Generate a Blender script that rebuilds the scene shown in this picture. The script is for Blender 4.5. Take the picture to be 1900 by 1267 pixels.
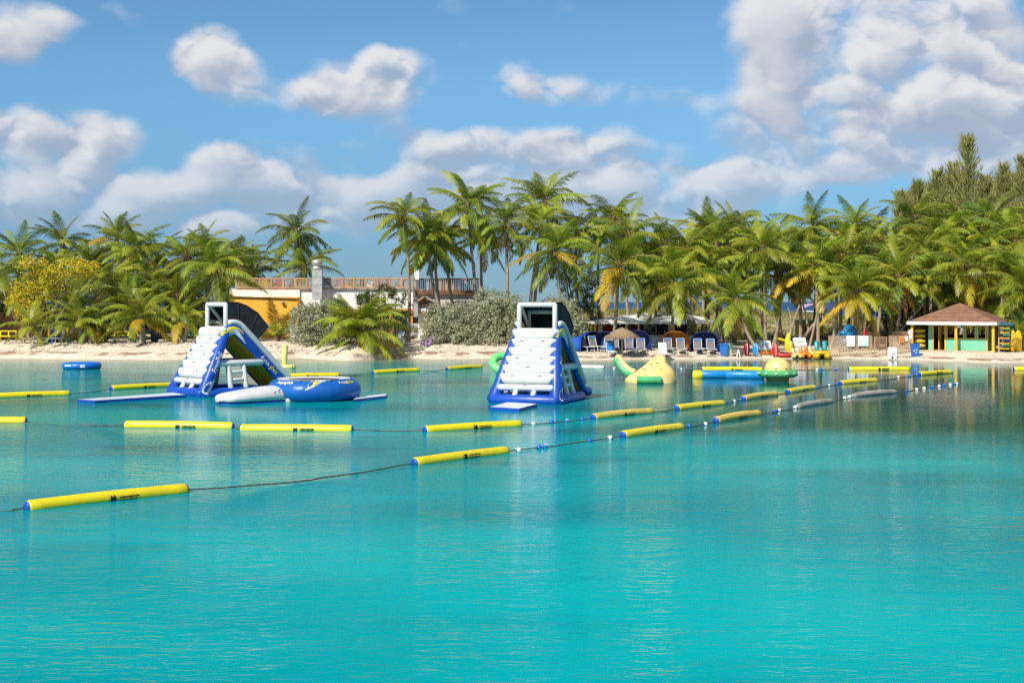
import bpy, math, random
from mathutils import Vector, Matrix, noise as mnoise
R = math.radians
random.seed(11)
for o in list(bpy.data.objects): bpy.data.objects.remove(o)
SC = bpy.context.scene
COL = SC.collection

# ------------------------------------------------------------------ camera
F, HC, HOR = 2639.0, 4.4, 560.0           # focal length (photo pixels), eye height above the water, horizon row
cam_d = bpy.data.cameras.new('camera'); cam = bpy.data.objects.new('camera', cam_d); COL.objects.link(cam)
cam.location = (0, 0, HC); cam.rotation_euler = (R(90), 0, 0)
cam_d.sensor_width = 36; cam_d.lens = 50; cam_d.shift_y = -(633.5 - HOR) / 1900
cam_d.clip_start = 0.5; cam_d.clip_end = 60000
SC.camera = cam

# ------------------------------------------------------------------ sky
SUN = Vector((-0.46, -0.70, 0.80)).normalized()
world = bpy.data.worlds.new('World'); SC.world = world; world.use_nodes = True
def build_world():
    nt = world.node_tree; N = nt.nodes; L = nt.links
    N.clear()
    def inp(node, i, v):
        if isinstance(v, bpy.types.NodeSocket): L.new(v, node.inputs[i])
        elif v is not None: node.inputs[i].default_value = v
    def M(op, a, b=None, c=None, clamp=False):
        n = N.new('ShaderNodeMath'); n.operation = op; n.use_clamp = clamp
        inp(n, 0, a); inp(n, 1, b); inp(n, 2, c); return n.outputs[0]
    def V(op, a, b=None, c=None):
        n = N.new('ShaderNodeVectorMath'); n.operation = op
        inp(n, 0, a); inp(n, 1, b)
        if c is not None: inp(n, 2, c)
        return n.outputs['Value'] if op in ('DOT_PRODUCT', 'LENGTH') else n.outputs[0]
    def ramp(v, a, b, c=0.0, d=1.0):
        n = N.new('ShaderNodeMapRange'); n.interpolation_type = 'SMOOTHSTEP'
        inp(n, 0, v); inp(n, 1, a); inp(n, 2, b); inp(n, 3, c); inp(n, 4, d); return n.outputs[0]
    def mix(f, a, b):
        n = N.new('ShaderNodeMix'); n.data_type = 'RGBA'; inp(n, 0, f); inp(n, 6, a); inp(n, 7, b); return n.outputs[2]
    def noi(vec, sc, det, rough=0.55):
        n = N.new('ShaderNodeTexNoise'); inp(n, 'Vector', vec); n.inputs['Scale'].default_value = sc
        n.inputs['Detail'].default_value = det; n.inputs['Roughness'].default_value = rough; return n.outputs[0]
    sky = N.new('ShaderNodeTexSky'); sky.sky_type = 'NISHITA'; sky.sun_disc = False
    sky.sun_elevation = math.asin(SUN.z); sky.sun_rotation = math.atan2(SUN.x, SUN.y)
    sky.altitude = 1500; sky.air_density = 1.0; sky.dust_density = 0.0; sky.ozone_density = 3.0
    tc = N.new('ShaderNodeTexCoord'); d = tc.outputs['Generated']
    sp = N.new('ShaderNodeSeparateXYZ'); L.new(d, sp.inputs[0])
    az = M('ARCTAN2', sp.outputs[0], sp.outputs[1]); el = M('ARCSINE', sp.outputs[2])
    cb = N.new('ShaderNodeCombineXYZ'); inp(cb, 0, az); inp(cb, 1, el); p = cb.outputs[0]
    # puffy cumulus relief: inverted ridged noise, sampled here and a little towards the sun
    st = V('MULTIPLY', p, (1.0, 1.35, 1.0))
    def puff(vec, sc, det):
        n = N.new('ShaderNodeTexNoise'); n.noise_type = 'RIDGED_MULTIFRACTAL'; n.normalize = True; inp(n, 'Vector', vec); n.inputs['Scale'].default_value = sc
        n.inputs['Detail'].default_value = det; n.inputs['Roughness'].default_value = 0.5; n.inputs['Lacunarity'].default_value = 2.1; n.inputs['Offset'].default_value = 1.0; n.inputs['Gain'].default_value = 1.2
        return M('SUBTRACT', 1.0, n.outputs[0])
    wob = N.new('ShaderNodeTexNoise'); inp(wob, 'Vector', st); wob.inputs['Scale'].default_value = 22; wob.inputs['Detail'].default_value = 3
    st2 = V('MULTIPLY_ADD', wob.outputs['Color'], (0.03, 0.03, 0.0), st)
    n1 = puff(st2, 13, 4)
    n1s = puff(V('ADD', st2, (-0.006, 0.011, 0.0)), 13, 4)
    n2 = noi(V('ADD', st, (3.1, 1.7, 0.4)), 11, 7, 0.62)
    blobs = [(60,95,115,62,.9),(5,120,70,50,.8),(195,55,80,34,.55),(95,60,45,40,.6),(230,140,60,25,.3),(400,105,80,62,1.0),(430,160,130,62,1.0),(340,120,50,40,.8),
             (690,150,140,72,1.0),(590,185,90,48,.9),(720,120,60,50,.9),(30,255,130,58,1.0),(190,270,80,58,1.0),(110,315,210,44,.8),
             (470,300,130,46,.85),(560,345,150,50,.9),(400,300,70,36,.7),(640,290,80,30,.6),(300,350,200,40,.75),(820,285,130,66,.9),(980,280,150,62,.95),(1130,285,150,66,.95),(760,240,60,30,.5),(900,240,60,34,.6),
             (955,135,60,64,.8),(1000,165,70,40,.7),(1100,172,130,46,.82),(1275,188,66,40,.8),(895,165,26,66,.5),
             (1480,60,150,150,1.05),(1660,60,170,170,1.1),(1860,60,130,140,.9),(1600,210,280,110,1.1),(1820,220,200,90,1.0),(1400,260,140,60,.7),(1560,310,330,62,.9),
             (1340,345,260,50,.9),(1180,350,200,46,.85),(760,350,200,44,.7),(1850,320,150,60,.9),(350,385,460,62,.8),(1000,380,460,62,.85),(60,390,260,62,.8),(560,425,520,50,.8),(1250,420,400,44,.8)]
    S1 = S2 = None
    for (cx, cy, rx, ry, w) in blobs:
        cu = math.atan((cx-950)/F); cv = math.atan((HOR-cy)/F); ru = rx/F; rv = ry/F
        q = V('MULTIPLY_ADD', p, (1/ru, 1/rv, 0), (-cu/ru, -cv/rv, 0))
        m = M('MULTIPLY_ADD', V('DOT_PRODUCT', q, q), -0.62*w, w, clamp=True)
        t = M('MULTIPLY', m, m)
        qy = V('DOT_PRODUCT', q, (0, 1, 0))
        S1 = t if S1 is None else M('ADD', S1, t)
        S2 = M('MULTIPLY', t, qy) if S2 is None else M('MULTIPLY_ADD', t, qy, S2)
    top = M('DIVIDE', S2, M('ADD', S1, 0.05))
    cover = M('MINIMUM', S1, 1.0)
    # the same kind of scattered cumulus all round and overhead, outside the part of the sky in the picture
    gen = noi(V('MULTIPLY', d, (1, 1, 2.0)), 3.2, 7, 0.55)
    inside = M('MULTIPLY', ramp(M('ABSOLUTE', az), 0.46, 0.36), ramp(el, 0.33, 0.23))
    inside = M('MULTIPLY', inside, ramp(el, -0.06, -0.01))
    field_in = M('ADD', M('MULTIPLY', cover, 0.95), M('MULTIPLY_ADD', n1, PUFF, -0.5*PUFF))
    field_in = M('ADD', field_in, M('MULTIPLY_ADD', n2, 1.3, -0.65))
    a_in = ramp(field_in, A_LO, A_HI)
    a_out = ramp(gen, 0.50, 0.64)
    alpha = M('ADD', M('MULTIPLY', a_in, inside), M('MULTIPLY', a_out, M('SUBTRACT', 1.0, inside)))
    lit = M('MULTIPLY', M('SUBTRACT', n1, n1s), LIT_REL)
    lit = M('ADD', lit, M('MULTIPLY_ADD', top, 0.60, 0.40))
    lit = M('ADD', lit, M('MULTIPLY_ADD', n2, -0.9, 0.45))
    lit = M('ADD', lit, ramp(el, 0.05, 0.20, -0.10, 0.18))
    lit = ramp(lit, -0.05, 1.0)
    tint = N.new('ShaderNodeMix'); tint.data_type = 'RGBA'; tint.blend_type = 'MULTIPLY'; tint.inputs[0].default_value = 1
    L.new(sky.outputs[0], tint.inputs[6]); L.new(mix(ramp(el, -0.02, 0.17), SKY_TINT_LOW, SKY_TINT), tint.inputs[7])
    cl = mix(lit, CLOUD_LO, CLOUD_HI)
    out = mix(M('MULTIPLY', alpha, ramp(el, 0.045, 0.13, 0.60, 0.95)), tint.outputs[2], cl)
    bg = N.new('ShaderNodeBackground'); L.new(out, bg.inputs[0]); bg.inputs[1].default_value = SKY_STRENGTH
    ow = N.new('ShaderNodeOutputWorld'); L.new(bg.outputs[0], ow.inputs[0])
SKY_STRENGTH = 0.1
PUFF, A_LO, A_HI, LIT_REL = 0.44, -0.02, 0.70, 0.9
SKY_TINT, SKY_TINT_LOW = (0.60, 0.86, 0.93, 1), (0.21, 0.34, 0.55, 1)
CLOUD_LO, CLOUD_HI = (3.2, 3.75, 4.8, 1), (6.8, 6.75, 6.85, 1)     # x strength
build_world()
world.cycles.sampling_method = 'NONE'

sun_d = bpy.data.lights.new('sun', 'SUN'); sun = bpy.data.objects.new('sun', sun_d); COL.objects.link(sun)
sun.rotation_euler = SUN.to_track_quat('Z', 'Y').to_euler(); sun.location = SUN * 60
sun_d.energy = 4.8; sun_d.angle = R(0.53); sun_d.color = (1.0, 0.93, 0.82)
vs = SC.view_settings
vs.view_transform = 'Standard'; vs.look = 'None'; vs.exposure = 0.25; vs.gamma = 1.0; vs.use_curve_mapping = False
cy = SC.cycles
cy.max_bounces = 5; cy.diffuse_bounces = 2; cy.glossy_bounces = 2; cy.transmission_bounces = 4; cy.transparent_max_bounces = 6
cy.caustics_reflective = False; cy.caustics_refractive = False; cy.sample_clamp_indirect = 6
cy.use_denoising = False
try: cy.denoiser = 'OPENIMAGEDENOISE'; cy.denoising_prefilter = 'ACCURATE'
except Exception: pass

# ------------------------------------------------------------------ helpers
def P(px, py, Y):                      # the point seen at photo pixel (px, py) at distance Y
    return Vector(((px-950)/F*Y, Y, HC-(py-HOR)/F*Y))
def W(px, py, z=0.0):                  # the point at height z seen at that pixel
    Y = (HC-z)*F/(py-HOR); return Vector(((px-950)/F*Y, Y, z))
def sstep(a, b, x):
    t = min(1.0, max(0.0, (x-a)/(b-a))); return t*t*(3-2*t)
def lerp(a, b, t): return a+(b-a)*t
def ordinal(n):
    w = ['first','second','third','fourth','fifth','sixth','seventh','eighth','ninth','tenth','eleventh','twelfth','thirteenth','fourteenth','fifteenth','sixteenth','seventeenth','eighteenth','nineteenth','twentieth']
    if n <= 20: return w[n-1]
    tens = {2:'twenty',3:'thirty',4:'forty',5:'fifty'}[n//10]
    return tens+'-'+w[n % 10-1] if n % 10 else {20:'twentieth',30:'thirtieth',40:'fortieth',50:'fiftieth'}[n]

MATS = {}
def mat(name, col, rough=0.6, col2=None, nscale=6.0, bump=0.0, bscale=20.0, spec=0.5, transl=0.0, tcol=None, rnd=0.0, metal=0.0, stretch=None, lo=0.35, hi=0.65, coat=0.0):
    """principled surface; colour varies between col and col2 by noise, by object when rnd is set; transl adds light passing through"""
    if name in MATS: return MATS[name]
    m = bpy.data.materials.new(name); m.use_nodes = True; MATS[name] = m
    nt = m.node_tree; N = nt.nodes; L = nt.links; b = N['Principled BSDF']
    b.inputs['Roughness'].default_value = rough; b.inputs['Specular IOR Level'].default_value = spec; b.inputs['Metallic'].default_value = metal
    b.inputs['Coat Weight'].default_value = coat
    c4 = (*col, 1); out = None
    tc = N.new('ShaderNodeTexCoord'); vec = tc.outputs['Object']
    if stretch:
        mp = N.new('ShaderNodeMapping'); mp.inputs['Scale'].default_value = stretch; L.new(vec, mp.inputs[0]); vec = mp.outputs[0]
    if col2:
        n = N.new('ShaderNodeTexNoise'); n.inputs['Scale'].default_value = nscale; n.inputs['Detail'].default_value = 5; L.new(vec, n.inputs['Vector'])
        mr = N.new('ShaderNodeMapRange'); L.new(n.outputs[0], mr.inputs[0]); mr.inputs[1].default_value = lo; mr.inputs[2].default_value = hi
        mx = N.new('ShaderNodeMix'); mx.data_type = 'RGBA'; L.new(mr.outputs[0], mx.inputs[0]); mx.inputs[6].default_value = c4; mx.inputs[7].default_value = (*col2, 1)
        out = mx.outputs[2]
    if rnd:
        oi = N.new('ShaderNodeObjectInfo'); hs = N.new('ShaderNodeHueSaturation')
        mr = N.new('ShaderNodeMapRange'); L.new(oi.outputs['Random'], mr.inputs[0]); mr.inputs[3].default_value = 1-rnd; mr.inputs[4].default_value = 1+rnd
        L.new(mr.outputs[0], hs.inputs['Value'])
        mh = N.new('ShaderNodeMath'); mh.operation = 'MULTIPLY'; L.new(oi.outputs['Random'], mh.inputs[0]); mh.inputs[1].default_value = 7.31
        fr = N.new('ShaderNodeMath'); fr.operation = 'FRACT'; L.new(mh.outputs[0], fr.inputs[0])
        mr2 = N.new('ShaderNodeMapRange'); L.new(fr.outputs[0], mr2.inputs[0]); mr2.inputs[3].default_value = 0.5-rnd*0.07; mr2.inputs[4].default_value = 0.5+rnd*0.05
        L.new(mr2.outputs[0], hs.inputs['Hue'])
        if out: L.new(out, hs.inputs['Color'])
        else: hs.inputs['Color'].default_value = c4
        out = hs.outputs[0]
    if out: L.new(out, b.inputs['Base Color'])
    else: b.inputs['Base Color'].default_value = c4
    if bump:
        n = N.new('ShaderNodeTexNoise'); n.inputs['Scale'].default_value = bscale; n.inputs['Detail'].default_value = 4; L.new(vec, n.inputs['Vector'])
        bp = N.new('ShaderNodeBump'); bp.inputs['Distance'].default_value = bump; L.new(n.outputs[0], bp.inputs['Height']); L.new(bp.outputs[0], b.inputs['Normal'])
    if transl:
        t = N.new('ShaderNodeBsdfTranslucent')
        if tcol: t.inputs[0].default_value = (*tcol, 1)
        elif out: L.new(out, t.inputs[0])
        else: t.inputs[0].default_value = c4
        ms = N.new('ShaderNodeMixShader'); ms.inputs[0].default_value = transl
        L.new(b.outputs[0], ms.inputs[1]); L.new(t.outputs[0], ms.inputs[2]); L.new(ms.outputs[0], N['Material Output'].inputs[0])
    return m

class MB:
    """collects shapes and links them as one mesh object"""
    def __init__(s): s.v = []; s.f = []; s.m = []; s.sm = []
    def add(s, vs, fs, mi=0, smooth=False):
        o = len(s.v); s.v += [tuple(v) for v in vs]
        for f in fs: s.f.append(tuple(i+o for i in f)); s.m.append(mi); s.sm.append(smooth)
    def box(s, c, d, mi=0, rot=None):
        x, y, z = d[0]/2, d[1]/2, d[2]/2
        vs = [Vector((a, b, e)) for a in (-x, x) for b in (-y, y) for e in (-z, z)]
        if rot is not None: vs = [rot @ v for v in vs]
        c = Vector(c)
        s.add([v+c for v in vs], [(0,1,3,2),(4,6,7,5),(0,4,5,1),(2,3,7,6),(0,2,6,4),(1,5,7,3)], mi)
    def bar(s, a, b, w, h, mi=0, up=Vector((0,0,1))):
        a = Vector(a); b = Vector(b); t = (b-a); ln = t.length; t.normalize()
        sd = t.cross(up)
        if sd.length < 1e-3: sd = Vector((1,0,0))
        sd.normalize(); u = sd.cross(t)
        s.box((a+b)/2, (ln, w, h), mi, Matrix((t, sd, u)).transposed())
    def tube(s, pts, rad, seg=10, mi=0, cap='round', squash=None):
        """tube along points; rad is a number, a list, or pairs (across x, along normal) via squash=(side vector, side radius list)"""
        pts = [Vector(p) for p in pts]; n = len(pts)
        rs = [rad]*n if not isinstance(rad, (list, tuple)) else list(rad)
        tang = []
        for i in range(n):
            t = (pts[min(i+1, n-1)]-pts[max(i-1, 0)]).normalized(); tang.append(t)
        if cap == 'round':
            r0, r1 = rs[0], rs[-1]
            a = [pts[0]-tang[0]*r0*k for k in (0.5, 0.38)]; b = [pts[-1]+tang[-1]*r1*k for k in (0.38, 0.5)]
            pts = a+pts+b; rs = [r0*0.35, r0*0.8]+rs+[r1*0.8, r1*0.35]; tang = [tang[0]]*2+tang+[tang[-1]]*2; n += 4
        up = Vector((0,0,1)) if abs(tang[0].z) < 0.9 else Vector((0,1,0))
        u = tang[0].cross(up).normalized(); vs = []; fs = []
        for i in range(n):
            t = tang[i]; u = (u-t*u.dot(t)).normalized(); w = t.cross(u)
            for k in range(seg):
                a = 2*math.pi*k/seg; off = u*math.cos(a)*rs[i]+w*math.sin(a)*rs[i]
                if squash: off = off-squash[0]*off.dot(squash[0])*(1-squash[1])
                vs.append(pts[i]+off)
        for i in range(n-1):
            for k in range(seg):
                k2 = (k+1) % seg; fs.append((i*seg+k, i*seg+k2, (i+1)*seg+k2, (i+1)*seg+k))
        s.add(vs, fs, mi, True)
        s.add([vs[k] for k in range(seg)][::-1], [tuple(range(seg))], mi, cap == 'round')
        s.add([vs[(n-1)*seg+k] for k in range(seg)], [tuple(range(seg))], mi, cap == 'round')
    def lathe(s, prof, seg=16, c=(0,0,0), mi=0, sx=1, sy=1, smooth=True, a0=0.0):
        vs = []; fs = []; n = len(prof)
        for (r, z) in prof:
            for k in range(seg):
                a = a0+2*math.pi*k/seg; vs.append((c[0]+r*math.cos(a)*sx, c[1]+r*math.sin(a)*sy, c[2]+z))
        for i in range(n-1):
            for k in range(seg):
                k2 = (k+1) % seg; fs.append((i*seg+k, i*seg+k2, (i+1)*seg+k2, (i+1)*seg+k))
        s.add(vs, fs, mi, smooth)
    def torus(s, c, Rr, r, seg=24, ts=10, mi=0, rot=None, sx=1.0):
        vs = []; fs = []
        for i in range(seg):
            a = 2*math.pi*i/seg
            for k in range(ts):
                b = 2*math.pi*k/ts; q = Vector(((Rr+r*math.cos(b))*math.cos(a)*sx, (Rr+r*math.cos(b))*math.sin(a), r*math.sin(b)))
                if rot is not None: q = rot @ q
                vs.append(q+Vector(c))
        for i in range(seg):
            for k in range(ts):
                fs.append((i*ts+k, ((i+1) % seg)*ts+k, ((i+1) % seg)*ts+(k+1) % ts, i*ts+(k+1) % ts))
        s.add(vs, fs, mi, True)
    def prism(s, poly, thick, axis=1, off=0.0, mi=0):
        """polygon in two coordinates, pushed out along the third axis"""
        def put(a, b, c):
            return (c, a, b) if axis == 0 else (a, c, b) if axis == 1 else (a, b, c)
        n = len(poly); vs = [put(a, b, off) for a, b in poly]+[put(a, b, off+thick) for a, b in poly]
        fs = [tuple(range(n)), tuple(range(2*n-1, n-1, -1))]+[(i, i+n, (i+1) % n+n, (i+1) % n) for i in range(n)]
        s.add(vs, fs, mi)
    def mesh(s, name, mats):
        me = bpy.data.meshes.new(name); me.from_pydata(s.v, [], s.f)
        for m in (mats if isinstance(mats, (list, tuple)) else [mats]): me.materials.append(m)
        me.polygons.foreach_set('material_index', s.m); me.polygons.foreach_set('use_smooth', s.sm); me.update()
        return me
    def build(s, name, mats, parent=None, loc=None, rz=0.0):
        return put(name, s.mesh(name, mats), parent, loc, rz)
def put(name, me, parent=None, loc=None, rz=0.0):
    o = bpy.data.objects.new(name, me); COL.objects.link(o)
    if parent is not None: o.parent = parent
    if loc is not None: o.location = loc
    if rz: o.rotation_euler = (0, 0, rz)
    return o
def empty(name, loc, rz=0.0):
    o = bpy.data.objects.new(name, None); COL.objects.link(o); o.location = loc; o.rotation_euler = (0, 0, rz); o.empty_display_size = 0.2
    return o
def tag(o, label=None, cat=None, group=None, kind=None):
    if label: o['label'] = label
    if cat: o['category'] = cat
    if group: o['group'] = group
    if kind: o['kind'] = kind
    return o
def kids(o): return [c for c in bpy.data.objects if c.parent == o]
def copy_tree(o, tree=None, parent=None):
    if tree is None:
        tree = {}
        for c in bpy.data.objects:
            if c.parent: tree.setdefault(c.parent.name, []).append(c)
    c = o.copy(); COL.objects.link(c); c.parent = parent
    for ch in tree.get(o.name, []): copy_tree(ch, tree, c)
    return c
def text_geo(txt, size):
    cu = bpy.data.curves.new('lettering', 'FONT'); cu.body = txt; cu.size = size; cu.align_x = 'CENTER'; cu.align_y = 'CENTER'; cu.resolution_u = 2; cu.offset = size*.018
    ob = bpy.data.objects.new('lettering', cu); COL.objects.link(ob)
    dg = bpy.context.evaluated_depsgraph_get(); dg.update(); ev = ob.evaluated_get(dg); me = ev.to_mesh()
    vs = [v.co.copy() for v in me.vertices]; fs = [tuple(p.vertices) for p in me.polygons]
    ev.to_mesh_clear(); bpy.data.objects.remove(ob); bpy.data.curves.remove(cu)
    return vs, fs

# ------------------------------------------------------------------ the setting: land, lagoon, sea
SH = [(-700,664),(-300,664),(0,666),(150,668),(300,669),(480,668),(560,666),(650,671),(740,664),(820,668),(900,667),(1000,668),(1100,669),(1200,667),(1320,667),(1440,666),(1560,666),(1660,668),(1760,671),(1850,675),(1910,674),(2100,669),(2600,668)]
SHW = [tuple(W(a, b).xy) for a, b in SH]
def shore(X):
    if X <= SHW[0][0]: return SHW[0][1]
    for (a, ya), (b, yb) in zip(SHW, SHW[1:]):
        if X <= b: return lerp(ya, yb, sstep(a, b, X))
    return SHW[-1][1]
def ground(X, Y):
    t = Y-shore(X)+0.55*mnoise.noise((X*0.35, Y*0.1, 3.3))
    left = sstep(6, -2, X)
    bank = lerp(0.52, 1.08, left)
    if t < 0: return max(-2.0, t*0.22)
    z = bank*(0.45*sstep(0, 1.3, t)+0.55*sstep(1.0, 5.5, t))+0.008*min(t, 40)
    z += 2.35*sstep(30, 56, t)*lerp(1, 0.55, sstep(25, 45, X))
    z -= 5.0*sstep(72, 108, t)
    z += 0.05*mnoise.noise((X*0.8, Y*0.8, 0))*sstep(0, 3, t)+0.10*mnoise.noise((X*0.2, Y*0.2, 7))*sstep(2, 8, t)
    return z
def G(px, Y):                           # ground point under photo column px at distance Y
    X = (px-950)/F*Y; return Vector((X, Y, ground(X, Y)))

def sand_material():
    m = bpy.data.materials.new('sand'); m.use_nodes = True; nt = m.node_tree; N = nt.nodes; L = nt.links; b = N['Principled BSDF']
    b.inputs['Roughness'].default_value = 0.95; b.inputs['Specular IOR Level'].default_value = 0.15
    tc = N.new('ShaderNodeTexCoord')
    def noi(s, d=6, sc=None):
        n = N.new('ShaderNodeTexNoise'); n.inputs['Scale'].default_value = s; n.inputs['Detail'].default_value = d
        v = tc.outputs['Object']
        if sc: mp = N.new('ShaderNodeMapping'); mp.inputs['Scale'].default_value = sc; L.new(v, mp.inputs[0]); v = mp.outputs[0]
        L.new(v, n.inputs['Vector']); return n.outputs[0]
    def rng(v, a, b_, c=0, d=1):
        r = N.new('ShaderNodeMapRange'); L.new(v, r.inputs[0]); r.inputs[1].default_value = a; r.inputs[2].default_value = b_; r.inputs[3].default_value = c; r.inputs[4].default_value = d; return r.outputs[0]
    def mul(a, b_):
        r = N.new('ShaderNodeMath'); r.operation = 'MULTIPLY'; L.new(a, r.inputs[0])
        if isinstance(b_, float): r.inputs[1].default_value = b_
        else: L.new(b_, r.inputs[1])
        return r.outputs[0]
    def mix(f, a, c):
        x = N.new('ShaderNodeMix'); x.data_type = 'RGBA'; L.new(f, x.inputs[0])
        for i, q in ((6, a), (7, c)):
            if isinstance(q, tuple): x.inputs[i].default_value = (*q, 1)
            else: L.new(q, x.inputs[i])
        return x.outputs[2]
    c = mix(rng(noi(0.5), .35, .65), (.74, .64, .50), (.64, .55, .43))
    c = mix(rng(noi(4, 4), .52, .7, 0, .7), c, (.46, .37, .27))
    at = N.new('ShaderNodeAttribute'); at.attribute_name = 'bank'; bk = at.outputs['Fac']      # distance inland from the water's edge, metres
    # beach-wrack and exposed roots along the little scarp
    band = mul(rng(bk, .5, 1.0), rng(bk, 2.2, 1.4))
    c = mix(mul(mul(band, rng(noi(.9, 5, (1, 1, 3)), .45, .56)), .85), c, (.20, .105, .055))
    c = mix(rng(bk, .45, .1, 0, .55), c, (.34, .27, .18))                                    # wet sand
    # leaf litter and scrub inland, green-gold dune
    c = mix(mul(rng(bk, 10., 16., 0, .75), rng(noi(.35, 4), .42, .6)), c, (.20, .15, .08))
    c = mix(mul(rng(bk, 27., 36.), rng(noi(.6, 5), .3, .62, .4, 1.)), c, (.22, .20, .065))
    L.new(c, b.inputs['Base Color'])
    bp = N.new('ShaderNodeBump'); bp.inputs['Distance'].default_value = .12; bp.inputs['Strength'].default_value = .8; L.new(noi(3.5, 6), bp.inputs['Height']); L.new(bp.outputs[0], b.inputs['Normal'])
    return m
def build_land():
    xs = [-900, -500, -300, -200, -140, -100, -80, -65]+[-55+0.8*i for i in range(138)]+[56, 65, 80, 100, 140, 200, 300, 500, 900]
    vs = []; fs = []; bank = []
    ts = [-14, -8, -5, -3, -2, -1.2, -.7, -.3, 0, .25, .5, .8, 1.1, 1.4, 1.8, 2.3, 2.9, 3.6, 4.4, 5.2, 6.2, 7.4, 9, 11, 13, 15, 18, 21, 24, 27, 30, 33, 36, 39, 42, 45, 48, 52, 56, 60, 65, 70, 76, 84, 92, 100, 112, 130]
    for t in ts:
        for X in xs:
            Y = shore(X)+t; vs.append((X, Y, ground(X, Y))); bank.append(max(0, t+0.55*mnoise.noise((X*0.35, Y*0.1, 3.3))))
    n = len(xs)
    for j in range(len(ts)-1):
        for i in range(n-1): fs.append((j*n+i, j*n+i+1, (j+1)*n+i+1, (j+1)*n+i))
    me = bpy.data.meshes.new('beach'); me.from_pydata(vs, [], fs); me.materials.append(sand_material())
    me.polygons.foreach_set('use_smooth', [True]*len(fs))
    a = me.attributes.new('bank', 'FLOAT', 'POINT'); a.data.foreach_set('value', bank); me.update()
    tag(put('beach', me), 'pale sandy beach with a low bank and grassy dune behind', 'beach', kind='structure')
build_land()

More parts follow.
